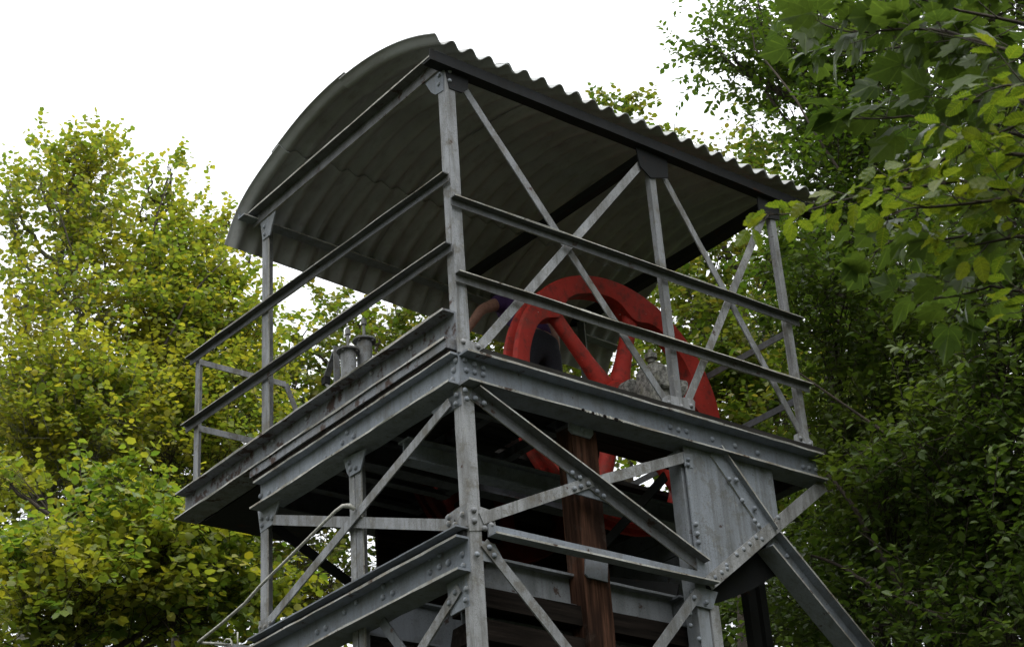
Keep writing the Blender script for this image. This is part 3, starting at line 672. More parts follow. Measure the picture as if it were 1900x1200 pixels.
sheave('sheave_wheel', 'smaller red winding wheel, colour darkened for shade, behind the person, mostly hidden', 1.83, 1.98, 0.36, 0.86, 0.15, math.radians(40), 0.13, paint='red_shade')
# bearing block in front of the wheel
BB = thing('bearing_block', 'lichen-covered bearing block beside the red wheel hub', 'bearing', (WX - 0.01, 0.64, 0.02 + H))
def local(o): return np.zeros(3)
def bearing():
    Z = np.zeros(3)
    box('pedestal', (-0.34, -0.10, 0.0), (0.30, 0.10, 0.06), 'dark', BB, Z)
    # body: arched housing, extruded along Y
    pr_ = [(-0.22, 0.06), (0.22, 0.06), (0.22, 0.16), (0.15, 0.20), (0.15, 0.62)]
    top = [(0.115 * math.cos(a), 0.63 + 0.13 * math.sin(a)) for a in np.linspace(0, math.pi, 12)]
    poly = [(-0.22, 0.06), (0.22, 0.06), (0.22, 0.15), (0.13, 0.20), (0.115, 0.30)] + [(x, z) for x, z in top] + [(-0.115, 0.30), (-0.13, 0.20), (-0.22, 0.15)]
    n = len(poly); vs = [(x, -0.085, z) for x, z in poly] + [(x, 0.085, z) for x, z in poly]
    fs = [tuple(range(n)), tuple(range(n, 2 * n))[::-1]] + [(i, (i + 1) % n, n + (i + 1) % n, n + i) for i in range(n)]
    me = mesh_from('housing', vs, fs); fix(me)
    bm = bmesh.new(); bm.from_mesh(me); bmesh.ops.bevel(bm, geom=list(bm.edges), offset=0.012, segments=2, affect='EDGES'); bm.to_mesh(me); bm.free()
    link('housing', me, 'lichen', BB)
    cyl('grease_cup', (0.0, 0, 0.78), (0, 0, 0.9), [(0, 0.03), (0.03, 0.03), (0.031, 0.05), (0.07, 0.05), (0.075, 0.02), (0.11, 0.018)], 'lichen', BB, 12, True, Z)
    for x in (-0.18, 0.18):
        cyl('bolt', (x, 0, 0.15), (x, 0, 0.3), [(0, 0.025), (0.03, 0.025), (0.031, 0.013), (0.09, 0.013)], 'lichen', BB, 6, False, Z)
    cyl('end_cap', (0, -0.12, WZ - 0.02), (0, 0, WZ - 0.02), [(0, 0.085), (0.012, 0.10), (0.04, 0.10)], 'lichen', BB, 18, True, Z)
    cyl('side_cup', (0.2, -0.02, 0.60), (0.35, -0.02, 0.55), [(0, 0.08), (0.05, 0.10), (0.055, 0.07), (0.06, 0.02)], 'lichen', BB, 14, True, Z)
bearing()

# two flanged cylinders on the platform
def flanged(px, ptop, pbot, Y, label):
    t = P(px, ptop, 1, Y); Z = np.zeros(3); zb = 0.02
    T = thing('flanged_cylinder', label, 'cylinder', (t[0], Y, zb + H), 'flanged cylinders on the platform')
    h = t[2] - zb
    cyl('barrel', (0, 0, 0), (0, 0, 1), [(0, 0.058), (h, 0.058)], 'bar', T, 20, True, Z)
    cyl('flange', (0, 0, h), (0, 0, h + 1), [(0, 0.088), (0.014, 0.088)], 'bar', T, 24, True, Z)
    cyl('flange', (0, 0, 0), (0, 0, 1), [(0, 0.088), (0.014, 0.088)], 'bar', T, 24, True, Z)
    cyl('spindle', (0, 0, h + 0.012), (0, 0, h + 1), [(0, 0.012), (0.13, 0.012), (0.131, 0.022), (0.17, 0.022), (0.171, 0.012), (0.19, 0.012)], 'bar', T, 10, True, Z)
    for i in range(4):
        a = i * math.pi / 2 + 0.4; o = cyl('bolt', (0.072 * math.cos(a), 0.072 * math.sin(a), h - 0.014), (0.072 * math.cos(a), 0.072 * math.sin(a), h + 1), [(0, 0.009), (0.04, 0.009)], 'bar', T, 6, False, Z)
flanged(676, 634, 690, 1.62, 'taller grey flanged cylinder on the platform, nearer the corner post')
flanged(646, 653, 700, 1.62, 'shorter grey flanged cylinder on the platform, nearer the rear post')
bk = thing('angle_bracket', 'small grey triangular bracket left of the flanged cylinders', 'bracket', P(625, 700, 0, 0.3) * np.array([1, 1, 0]) + np.array([0, 0, 0.02 + H]))
pb = P(625, 700, 0, 0.3)
bar('upright', (0, 0, 0), (0, 0, 0.93), Rsec(0.05, 0.012), xv, 'bar', bk, off=np.zeros(3)); bar('arm', (0, 0.012, 0.89), (0, 0.16, 0.71), Rsec(0.05, 0.012), xv, 'bar', bk, off=np.zeros(3)); bar('foot', (0, 0.15, 0.67), (0, 0.15, 0.73), Rsec(0.05, 0.05), xv, 'dark', bk, off=np.zeros(3)); bar('strut', (0, 0.01, 0.51), (0, 0.15, 0.68), Rsec(0.03, 0.012), xv, 'bar', bk, off=np.zeros(3))

# ================================================================== PERSON
def skin_body(name, joints, edges, mat, parent, sub=2):
    me = bpy.data.meshes.new(name); me.from_pydata([j[0] for j in joints], edges, []); me.update()
    o = bpy.data.objects.new(name, me); COL.objects.link(o); o.parent = parent
    md = o.modifiers.new('skin', 'SKIN'); md.use_smooth_shade = True
    for i, j in enumerate(joints):
        me.skin_vertices[0].data[i].radius = j[1] if isinstance(j[1], tuple) else (j[1], j[1])
    me.skin_vertices[0].data[0].use_root = True
    s = o.modifiers.new('sub', 'SUBSURF'); s.levels = sub; s.render_levels = sub
    me.materials.append(MAT[mat]) ; return o
def person():
    T = thing('person', 'person in purple shirt and dark trousers bending behind the red wheel', 'person', (2.12, 1.66, 0.442 + H))
    # faces away from the camera (towards +Y), bent forward; local: x right, y forward, z up, feet at z = 0
    hip = (0, 0, 0.92)
    body = skin_body('body', [(hip, (0.15, 0.11)), ((0, 0.05, 1.05), (0.145, 0.105)), ((0, 0.14, 1.20), (0.155, 0.11)), ((0, 0.23, 1.33), (0.15, 0.10)), ((0, 0.31, 1.41), 0.065), ((0, 0.37, 1.45), 0.06),
        ((-0.19, 0.22, 1.34), 0.065), ((-0.42, 0.20, 1.20), 0.046), ((-0.51, 0.27, 1.03), 0.036), ((-0.54, 0.29, 0.97), 0.03),
        ((0.20, 0.22, 1.34), 0.065), ((0.33, 0.16, 1.10), 0.046), ((0.35, 0.22, 0.86), 0.034), ((0.35, 0.24, 0.79), 0.03),
        ((-0.12, 0.0, 0.86), 0.095), ((-0.17, 0.03, 0.47), 0.065), ((-0.19, -0.02, 0.09), 0.045),
        ((0.12, 0.0, 0.86), 0.095), ((0.16, 0.05, 0.47), 0.065), ((0.17, 0.0, 0.09), 0.045)],
        [(0, 1), (1, 2), (2, 3), (3, 4), (4, 5), (3, 6), (6, 7), (7, 8), (8, 9), (3, 10), (10, 11), (11, 12), (12, 13), (0, 14), (14, 15), (15, 16), (0, 17), (17, 18), (18, 19)], 'skin', T)
    # clothing, slightly larger than the body
    skin_body('shirt', [((0, 0.01, 0.95), (0.17, 0.13)), ((0, 0.05, 1.05), (0.17, 0.128)), ((0, 0.14, 1.20), (0.178, 0.13)), ((0, 0.23, 1.33), (0.172, 0.12)), ((0, 0.30, 1.40), 0.08), ((-0.20, 0.21, 1.335), 0.085), ((-0.28, 0.205, 1.285), 0.078), ((0.21, 0.21, 1.335), 0.085), ((0.26, 0.20, 1.24), 0.078)],
        [(0, 1), (1, 2), (2, 3), (3, 4), (3, 5), (5, 6), (3, 7), (7, 8)], 'shirt', T)
    skin_body('trousers', [((0, 0.0, 0.93), (0.172, 0.13)), ((0, 0.02, 1.0), (0.168, 0.128)), ((-0.12, 0.0, 0.84), 0.112), ((-0.17, 0.03, 0.47), 0.085), ((-0.19, -0.02, 0.10), 0.072), ((0.12, 0.0, 0.84), 0.112), ((0.16, 0.05, 0.47), 0.085), ((0.17, 0.0, 0.10), 0.072)],
        [(0, 1), (0, 2), (2, 3), (3, 4), (0, 5), (5, 6), (6, 7)], 'trouser', T)
    for sx, fx in ((-1, -0.19), (1, 0.17)):
        skin_body('boot', [((fx, -0.02, 0.05), (0.055, 0.05)), ((fx, 0.08, 0.045), (0.05, 0.045)), ((fx, 0.20, 0.035), (0.045, 0.032))], [(0, 1), (1, 2)], 'boot', T)
    # head, bent down and away: skull with nose, ears, hair cap
    bm = bmesh.new(); bmesh.ops.create_uvsphere(bm, u_segments=20, v_segments=14, radius=0.1)
    for v in bm.verts:
        v.co.z *= 1.22; v.co.x *= 0.82
        if v.co.y > 0.05 and abs(v.co.z) < 0.035 and abs(v.co.x) < 0.02: v.co.y += 0.02
        if v.co.z < -0.04: v.co.x *= 0.86
        if abs(v.co.x) > 0.07 and abs(v.co.z) < 0.03: v.co.x *= 1.12
    hd = bpy.data.meshes.new('head'); bm.to_mesh(hd); bm.free()
    for p in hd.polygons: p.use_smooth = True
    o = link('head', hd, 'skin', T); o.location = (0, 0.43, 1.53); o.rotation_euler = (math.radians(-28), 0, 0)
    bm = bmesh.new(); bmesh.ops.create_uvsphere(bm, u_segments=20, v_segments=14, radius=0.108)
    bmesh.ops.delete(bm, geom=[v for v in bm.verts if v.co.y > 0.055 and v.co.z < 0.05 or v.co.z < -0.07], context='VERTS')
    for v in bm.verts: v.co.z *= 1.2; v.co.x *= 0.86; v.co += Vector(rng.normal(0, 0.002, 3))
    hr = bpy.data.meshes.new('hair'); bm.to_mesh(hr); bm.free()
    for p in hr.polygons: p.use_smooth = True
    h = link('hair', hr, 'hair', o)
    # hands: palm and five fingers
    for sx, wr in ((-1, (-0.54, 0.29, 0.97)), (1, (0.35, 0.24, 0.79))):
        w = np.array(wr); J = [(tuple(w), (0.03, 0.022)), (tuple(w + (0, 0.02, -0.08)), (0.04, 0.016))]; Ed = [(0, 1)]
        for q in range(4):
            bx = (q - 1.5) * 0.021; L = (0.062, 0.074, 0.07, 0.055)[q]
            k0 = len(J); J += [(tuple(w + (bx, 0.03, -0.10)), 0.010), (tuple(w + (bx, 0.045, -0.10 - L * 0.5)), 0.0092), (tuple(w + (bx, 0.04, -0.10 - L)), 0.008)]
            Ed += [(1, k0), (k0, k0 + 1), (k0 + 1, k0 + 2)]
        k0 = len(J); J += [(tuple(w + (-sx * 0.04, 0.025, -0.045)), 0.011), (tuple(w + (-sx * 0.055, 0.04, -0.085)), 0.0095)]; Ed += [(0, k0), (k0, k0 + 1)]
        skin_body('hand', J, Ed, 'skin', T, 1)
person()

# ================================================================== TREES
RH = np.array([RX[0], RX[1], 0]); RH /= np.linalg.norm(RH)          # horizontal right
FH = np.array([RF[0], RF[1], 0]); FH /= np.linalg.norm(FH)          # horizontal forward
ZU = np.array([0, 0, 1.0])
LEAF = {                                    # (along, across, lift) and faces
    'round': (np.array([(0, 0, 0), (0.22, 0.40, 0.07), (0.62, 0.44, 0.06), (1, 0, -0.10), (0.62, -0.44, 0.06), (0.22, -0.40, 0.07)]), [(0, 1, 2, 3), (0, 3, 4, 5)]),
    'oval': (np.array([(0, 0, 0), (0.28, 0.27, 0.06), (0.66, 0.26, 0.03), (1, 0, -0.14), (0.66, -0.26, 0.03), (0.28, -0.27, 0.06)]), [(0, 1, 2, 3), (0, 3, 4, 5)]),
}
def norm(v): return v / (np.linalg.norm(v, axis=-1, keepdims=True) + 1e-9)
def leaves_mesh(name, pos, d, nr, size, kind):
    T, fc = LEAF[kind]; d = norm(d); bb = norm(np.cross(nr, d)); nn = np.cross(d, bb); n = len(pos); k = len(T)
    fold = rng.uniform(0.2, 1.8, (n, 1, 1)); wd = rng.uniform(0.8, 1.15, (n, 1, 1))
    V = pos[:, None, :] + size[:, None, None] * (T[None, :, 0, None] * d[:, None, :] + wd * T[None, :, 1, None] * bb[:, None, :] + fold * T[None, :, 2, None] * nn[:, None, :])
    me = bpy.data.meshes.new(name); nf = len(fc); base = (np.arange(n) * k)
    me.vertices.add(n * k); me.vertices.foreach_set('co', V.reshape(-1).astype(np.float32))
    lp = np.concatenate([(base[:, None] + np.array(f)[None]) for f in fc], 1).reshape(-1)
    me.loops.add(len(lp)); me.loops.foreach_set('vertex_index', lp.astype(np.int32))
    me.polygons.add(n * nf); me.polygons.foreach_set('loop_start', (np.arange(n * nf) * 4).astype(np.int32)); me.polygons.foreach_set('loop_total', np.full(n * nf, 4, np.int32))
    me.update(calc_edges=True); return me
class Wood:
    def __init__(s): s.v = []; s.f = []; s.n = 0
    def tube(s, pts, r0, r1, k=5):
        pts = np.asarray(pts, float); m_ = len(pts); ang = np.arange(k) * 2 * math.pi / k
        for i in range(m_):
            d = pts[min(i + 1, m_ - 1)] - pts[max(i - 1, 0)]; d = d / (np.linalg.norm(d) + 1e-9)
            a = np.array([0.3, 0.9, 0.1]) if abs(d[2]) > 0.8 else ZU
            u = np.cross(d, a); u /= np.linalg.norm(u); v = np.cross(d, u); r = r0 + (r1 - r0) * i / (m_ - 1)
            s.v.extend(pts[i] + r * (np.cos(t) * u + np.sin(t) * v) for t in ang)
        for i in range(m_ - 1):
            for j in range(k):
                a = s.n + i * k + j; c = s.n + i * k + (j + 1) % k; s.f.append((a, c, c + k, a + k))
        s.f.append(tuple(s.n + (m_ - 1) * k + j for j in range(k)))
        s.n += m_ * k
    def obj(s, name, mat, parent): return link(name, mesh_from(name, s.v, s.f, True), mat, parent)
def bezier(a, c, bow, n=7, wob=0.0):
    a = np.asarray(a, float); c = np.asarray(c, float); mid = (a + c) / 2 + bow; t = np.linspace(0, 1, n)[:, None]
    p = (1 - t) ** 2 * a + 2 * t * (1 - t) * mid + t ** 2 * c
    if wob: p[1:-1] += rng.normal(0, wob, (n - 2, 3))
    return p
def tree(name, label, trunk, lobes, leaf, mat, bmat, kind='round', group=None, r_trunk=0.16, clump=0.42, twigs=7, lpt=11, droop=0.0, extra=(), upright=0.0):
    """trunk: list of (px, py, dist) or world points above the base; lobes: (px, py, rw_px, rh_px, dist, depth_m, clumps)"""
    W = Wood()
    tp_ = [PW(*q) if len(q) == 3 and q[0] > -900 and q[2] > 3 else np.array(q) for q in trunk]
    b0 = tp_[0].copy(); b0[2] = hill(b0[0], b0[1]) - 0.1
    pts = [b0] + tp_
    dense = np.concatenate([bezier(pts[i], pts[i + 1], rng.normal(0, 0.10, 3), 5)[(0 if i == 0 else 1):] for i in range(len(pts) - 1)])
    T = thing(name, label, 'tree', tuple(b0), group)
    W.tube(dense, r_trunk, r_trunk * 0.16, 8)
    LP, LD, LN, LS = [], [], [], []
    for (px, py, rw, rh, dist, dep, ncl) in lobes:
        c = PW(px, py, dist); sc = np.linalg.norm(c - CW) / F
        a, h_ = rw * sc, rh * sc * 1.08
        # limb from the trunk below the lobe
        zt = c[2] - max(0.6, 0.55 * np.linalg.norm((c - dense[-1])[:2]) + h_ * 0.5)
        i0 = int(np.argmin(np.abs(dense[:, 2] - min(zt, dense[-1][2])))); i0 = max(i0, 1)
        limb = bezier(dense[i0], c, np.array([0, 0, -0.12 * np.linalg.norm(c - dense[i0])]) + rng.normal(0, 0.08, 3), 9, 0.025)
        rl = min(r_trunk * 0.5, 0.02 + 0.012 * np.linalg.norm(c - dense[i0])); W.tube(limb, rl, 0.014, 6)
        tip = c + ZU * h_ * 0.85 + RH * rng.normal(0, 0.25 * a); W.tube(bezier(c, tip, rng.normal(0, 0.06, 3), 6, 0.02), 0.016, 0.004, 4)
        for _ in range(ncl):
            u = rng.normal(size=3); u /= np.linalg.norm(u); r = rng.uniform(0.12, 1) ** 0.45
            q = c + (RH * u[0] * a + FH * u[1] * dep + ZU * u[2] * h_) * r
            src = limb[rng.integers(4, 9)] if rng.random() < 0.6 else c + (tip - c) * rng.uniform(0, 0.9)
            br = bezier(src, q, rng.normal(0, 0.05, 3) - ZU * 0.05 * np.linalg.norm(q - src), 5, 0.01)
            W.tube(br, 0.009, 0.003, 3)
            gd = norm(q - src) * 0.7 + norm(q - dense[i0]) * 0.4 + ZU * (0.15 + upright)
            for _t in range(twigs):
                o = q + rng.normal(0, clump, 3) * np.array([1, 1, 0.55]) * 0.62
                d = norm(gd + rng.normal(0, 0.62, 3) + ZU * (0.05 - droop)); L = rng.uniform(0.22, 0.5) * (clump / 0.42)
                nl = max(4, int(lpt * rng.uniform(0.6, 1.3)))
                if _t % 2 == 0: W.tube(np.array([br[rng.integers(2, 5)], o, o + d * L]), 0.0035, 0.0015, 3)
                else: W.tube(np.array([o - d * 0.1, o + d * L]), 0.003, 0.0015, 3)
                s = np.linspace(0.05, 1, nl) + rng.normal(0, 0.03, nl)
                side = np.cross(d, ZU); side /= np.linalg.norm(side) + 1e-9
                sg = np.where(np.arange(nl) % 2 == 0, 1.0, -1.0)
                LP.append(o + d * L * s[:, None] + side * (sg * 0.012)[:, None])
                LD.append(d * 0.6 + side * sg[:, None] * 0.8 + rng.normal(0, 0.35, (nl, 3)) - ZU * (0.18 + droop))
                LN.append(ZU + d * 0.15 + rng.normal(0, 0.5, (nl, 3)))
                LS.append(leaf * rng.uniform(0.6, 1.2, nl))
    for r0_, poly in extra:
        q = [PW(*p) for p in poly]; W.tube(np.concatenate([bezier(q[i], q[i + 1], rng.normal(0, 0.03, 3), 5)[(0 if i == 0 else 1):] for i in range(len(q) - 1)]), r0_, r0_ * 0.4, 6)
    inv = np.array(b0)
    me = mesh_from('trunk', [tuple(np.array(v) - inv) for v in W.v], W.f, True); link('trunk', me, bmat, T)
    me = leaves_mesh('crown', np.concatenate(LP) - inv, np.concatenate(LD), np.concatenate(LN), np.concatenate(LS), kind)
    o = link('crown', me, mat, T); o['kind'] = 'stuff'
    return T

G_L = 'yellow-green trees left of the headframe'; G_R = 'dark green trees right of the headframe'; G_B = 'trees behind the headframe'
# --- left trees
tree('broadleaf_tree', 'tallest yellow-green tree at the far left with pale forked trunk', [(52, 1150, 19.5), (60, 1000, 19.5), (58, 760, 19.5), (100, 560, 19.6), (140, 300, 19.7)],
     [(140, 290, 22, 32, 19.6, 0.3, 7), (100, 315, 28, 26, 19.6, 0.4, 8), (190, 300, 16, 34, 19.6, 0.3, 6), (160, 320, 40, 40, 19.6, 0.5, 14), (75, 345, 30, 30, 19.6, 0.4, 7), (130, 400, 65, 55, 19.6, 0.8, 30), (190, 420, 30, 50, 19.6, 0.5, 11), (20, 370, 32, 45, 19.4, 0.5, 9), (30, 460, 45, 50, 19.4, 0.6, 14), (130, 490, 75, 55, 19.5, 0.8, 26), (195, 490, 30, 45, 19.7, 0.6, 12), (40, 570, 70, 50, 19.3, 0.8, 18), (150, 590, 90, 60, 19.2, 0.9, 36), (20, 680, 70, 60, 18.8, 0.9, 22), (120, 700, 90, 60, 18.8, 0.9, 54), (60, 790, 90, 60, 18.6, 0.9, 50), (200, 760, 90, 70, 18.7, 1.0, 60), (160, 850, 100, 50, 18.6, 0.9, 36)],
     0.076, 'leaf_yellow', 'bark_pale', 'round', G_L, 0.13, 0.32, 5, 9, upright=0.35)
tree('broadleaf_tree', 'yellow-green tree with a slender leaning top between the tallest tree and the roof', [(330, 1150, 20.5), (300, 900, 20.5), (270, 700, 20.4), (285, 500, 20.4), (312, 330, 20.4)],
     [(318, 322, 16, 26, 20.4, 0.25, 4), (275, 350, 20, 26, 20.4, 0.3, 4), (310, 380, 24, 30, 20.4, 0.3, 6), (265, 385, 16, 22, 20.4, 0.3, 3), (310, 440, 26, 34, 20.4, 0.4, 9), (300, 490, 50, 30, 20.3, 0.6, 14), (345, 450, 30, 24, 20.4, 0.4, 7), (395, 430, 34, 18, 20.5, 0.4, 7), (425, 415, 18, 14, 20.5, 0.3, 3), (370, 490, 50, 34, 20.5, 0.6, 16), (462, 490, 24, 26, 20.5, 0.4, 5), (430, 545, 40, 30, 20.4, 0.6, 10), (300, 550, 80, 44, 20.2, 0.8, 50), (390, 560, 60, 44, 20.3, 0.8, 36), (290, 630, 90, 50, 20.1, 0.9, 60), (390, 640, 80, 55, 20.1, 0.9, 56), (470, 620, 50, 50, 20.3, 0.7, 14), (330, 740, 110, 70, 19.8, 1.0, 80), (450, 730, 80, 70, 20.0, 0.9, 34), (440, 820, 90, 70, 19.8, 1.0, 40), (320, 850, 110, 70, 19.6, 1.0, 44)],
     0.076, 'leaf_yellow', 'bark_dark', 'round', G_L, 0.09, 0.32, 5, 9, upright=0.35, extra=[(0.018, [(235, 620, 19.4), (255, 520, 19.5), (285, 430, 19.6), (318, 330, 19.7)]), (0.018, [(300, 650, 19.2), (345, 560, 19.3), (420, 480, 19.4)]), (0.014, [(150, 520, 18.9), (125, 440, 18.9), (100, 370, 19)])])
tree('broadleaf_tree', 'low bright yellow-green tree at the bottom left corner', [(120, 1320, 16.5), (150, 1180, 16.5), (200, 1000, 16.5)],
     [(70, 1060, 90, 50, 16.2, 0.8, 34), (250, 940, 50, 40, 16.3, 0.6, 20), (200, 1000, 70, 40, 16.3, 0.7, 22), (150, 1110, 120, 50, 16.0, 0.9, 36), (300, 1040, 90, 60, 16.1, 0.9, 38), (400, 980, 80, 50, 16.6, 0.8, 30), (430, 1090, 100, 70, 16.8, 0.9, 38), (20, 900, 50, 30, 17.0, 0.6, 10), (60, 1160, 110, 40, 16, 0.8, 22), (330, 1150, 120, 50, 16.4, 0.8, 28)],
     0.088, 'leaf_lime', 'bark_dark', 'round', G_L, 0.10, 0.30, 5, 10)
tree('broadleaf_tree', 'shaded green tree standing behind the yellow-green trees on the left', [(180, 1250, 24.5), (200, 950, 24.5), (220, 750, 24.5)],
     [(60, 830, 140, 80, 24.5, 1.4, 34), (250, 800, 150, 90, 24.5, 1.4, 40), (430, 790, 130, 110, 24.5, 1.4, 40), (80, 930, 160, 120, 24.5, 1.4, 46), (280, 980, 170, 130, 24.5, 1.4, 50), (480, 1000, 150, 140, 24.5, 1.4, 46), (160, 1150, 220, 110, 24.5, 1.4, 50), (440, 1170, 200, 110, 24.5, 1.4, 50), (250, 1250, 350, 100, 24.5, 1.4, 50)],
     0.10, 'leaf_mid', 'bark_dark', 'round', G_L, 0.17, 0.5)
# --- centre, seen under the roof and through the frame
tree('broadleaf_tree', 'green tree with brownish tips seen under the roof eave', [(690, 1250, 23), (680, 900, 23), (700, 640, 23)],
     [(560, 640, 60, 50, 23, 0.8, 9), (625, 570, 50, 34, 23, 0.7, 7), (740, 590, 80, 50, 23, 0.9, 24), (640, 680, 100, 50, 23, 1.0, 20), (540, 740, 80, 80, 22.6, 1.0, 26), (740, 700, 90, 70, 23, 1.0, 18), (900, 650, 90, 60, 23.5, 1.0, 26), (1010, 680, 90, 50, 23.5, 1.0, 22), (600, 860, 160, 120, 23, 1.3, 36), (600, 1060, 160, 130, 23, 1.4, 46), (820, 900, 120, 140, 23.5, 1.4, 26)],
     0.088, 'leaf_mid', 'bark_dark', 'round', G_B, 0.12, 0.3, 7, 9)
tree('broadleaf_tree', 'green tree with its top peeking above the front edge of the roof', [(1180, 1250, 25), (1170, 900, 25), (1160, 500, 25)],
     [(1155, 200, 36, 26, 25, 0.5, 6), (1165, 320, 70, 60, 25, 1.0, 14), (1100, 680, 90, 80, 25, 1.1, 20), (1240, 560, 120, 100, 25, 1.2, 30), (1180, 780, 160, 120, 25, 1.4, 40), (1000, 720, 90, 90, 25, 1.2, 16), (1060, 1000, 200, 150, 25, 1.5, 40)],
     0.10, 'leaf_mid', 'bark_dark', 'round', G_B, 0.12, 0.3, 7, 9)
tree('broadleaf_tree', 'green tree with loose top rising behind the right end of the roof', [(1380, 1250, 22), (1370, 900, 22), (1370, 500, 22)],
     [(1310, 300, 60, 28, 22, 0.7, 10), (1398, 245, 20, 28, 22, 0.3, 3), (1252, 245, 24, 22, 22, 0.4, 3), (1380, 320, 60, 36, 22, 0.7, 9), (1330, 470, 110, 80, 22, 1.1, 26), (1440, 470, 80, 70, 22, 1.0, 20), (1300, 620, 120, 100, 22, 1.2, 40), (1420, 650, 120, 110, 21.6, 1.2, 46), (1330, 780, 140, 100, 22, 1.3, 46), (1480, 800, 120, 120, 21.4, 1.2, 46)],
     0.095, 'leaf_mid', 'bark_dark', 'round', G_B, 0.12, 0.3, 7, 9)
# --- right trees
tree('broadleaf_tree', 'tall dark green tree at the right whose twigs reach into the white sky', [(1640, 1250, 15.5), (1600, 1000, 15.5), (1540, 700, 15.5), (1560, 400, 15.5), (1600, 60, 15.5)],
     [(1325, 85, 30, 16, 15.3, 0.3, 4), (1370, 120, 45, 24, 15.3, 0.4, 7), (1405, 30, 60, 45, 15.4, 0.6, 14), (1420, 170, 40, 22, 15.3, 0.4, 6), (1470, 110, 70, 55, 15.4, 0.7, 24), (1510, 250, 50, 80, 15.4, 0.7, 24), (1590, 130, 100, 120, 15.5, 0.9, 56), (1560, 360, 80, 90, 15.4, 0.9, 50), (1500, 480, 70, 50, 15.4, 0.8, 24), (1620, 300, 90, 90, 15.6, 0.9, 36), (1720, 180, 140, 180, 15.6, 1.1, 50), (1700, 480, 140, 140, 15.4, 1.1, 56)],
     0.078, 'leaf_green', 'bark_dark', 'oval', G_R, 0.10, 0.28, 7, 10, extra=[(0.014, [(1560, 320, 14.6), (1480, 190, 14.6), (1400, 90, 14.7), (1380, 20, 14.7)])])
tree('broadleaf_tree', 'deep green tree with leaning trunk in the middle of the right side', [(1690, 1300, 15.2), (1640, 1050, 15.2), (1535, 880, 15.2), (1500, 760, 15.2)],
     [(1560, 600, 100, 80, 13.9, 1.0, 34), (1690, 640, 120, 100, 13.8, 1.0, 40), (1560, 780, 80, 80, 14.2, 0.9, 28), (1680, 830, 120, 90, 14.0, 0.9, 38), (1600, 960, 90, 90, 14.4, 0.9, 26), (1720, 1000, 130, 100, 14.2, 0.9, 36), (1620, 1130, 120, 80, 14.2, 0.9, 28), (1480, 1120, 110, 90, 14.8, 0.9, 26), (1840, 1100, 120, 110, 13.8, 0.9, 34), (1860, 950, 90, 70, 12.6, 0.7, 26), (1760, 1130, 120, 60, 12.8, 0.7, 26), (1880, 1180, 90, 50, 12.4, 0.6, 18), (1650, 930, 70, 60, 13.2, 0.7, 18)],
     0.08, 'leaf_dark', 'bark_dark', 'oval', G_R, 0.07, 0.32, 7, 10, extra=[(0.028, [(1800, 1168, 12.6), (1690, 1120, 12.7), (1590, 1070, 12.8), (1505, 1030, 12.9)]), (0.034, [(1700, 1140, 12.9), (1650, 1050, 13.0), (1590, 950, 13.1), (1532, 875, 13.2)]), (0.022, [(1820, 960, 12.6), (1720, 880, 12.7), (1640, 800, 12.8), (1480, 690, 13)])])
tree('broadleaf_tree', 'shaded dark green tree at the far right edge', [(1865, 1300, 13.8), (1860, 1000, 13.8), (1850, 700, 13.8), (1870, 300, 13.6)],
     [(1840, 520, 120, 120, 12.5, 0.9, 38), (1860, 720, 120, 110, 12.4, 0.9, 38), (1800, 880, 110, 100, 12.5, 0.9, 34), (1880, 300, 110, 160, 12.6, 1.0, 40), (1850, 60, 150, 120, 12.8, 1.1, 40), (1980, 500, 150, 300, 12.5, 1.2, 70), (1980, 950, 150, 250, 12.5, 1.2, 60), (1800, -120, 250, 120, 12.5, 1.3, 70)],
     0.075, 'leaf_dark', 'bark_dark', 'oval', G_R, 0.08, 0.32, 7, 11)
tree('broadleaf_tree', 'dense shadowed tree in the background behind the raking stay', [(1600, 1300, 26), (1580, 900, 26), (1600, 500, 26)],
     [(1500, 620, 160, 140, 26, 1.8, 56), (1680, 560, 180, 160, 26, 1.8, 60), (1860, 620, 180, 180, 26, 1.8, 60), (1520, 860, 170, 150, 26, 1.8, 60), (1720, 850, 180, 160, 26, 1.8, 60), (1400, 1000, 160, 150, 26, 1.8, 50), (1600, 1080, 180, 150, 26, 1.8, 60), (1820, 1080, 180, 160, 26, 1.8, 60), (1400, 1180, 200, 120, 25, 1.8, 50), (1250, 1150, 180, 140, 26, 1.8, 46)],
     0.12, 'leaf_dark', 'bark_dark', 'round', G_R, 0.2, 0.55)

# --- woodland closing the clearing behind the camera and at the sides (one mass)
def wood_ring():
    n = 9000; a0 = math.atan2(RF[1], RF[0])
    a = a0 + math.pi + rng.uniform(-2.25, 2.25, n); r = rng.uniform(13, 24, n)
    hgt = 12.5 + 2.5 * np.sin(a * 7) + 1.5 * np.sin(a * 17 + 1)
    z = rng.uniform(0, 1, n) ** 0.8 * hgt
    pos = np.stack([CW[0] + r * np.cos(a), CW[1] + r * np.sin(a), z], 1)
    rel = np.hypot(pos[:, 0] - 1.5, pos[:, 1] - 1.2); pos = pos[rel > 9]; n = len(pos)
    me = leaves_mesh('woodland', pos, rng.normal(size=(n, 3)), ZU + rng.normal(0, 0.7, (n, 3)), rng.uniform(0.5, 1.1, n), 'round')
    o = link('woodland', me, 'leaf_dark'); o['kind'] = 'stuff'; o['label'] = 'green woodland closing the clearing all around'; o['category'] = 'woodland'
wood_ring()

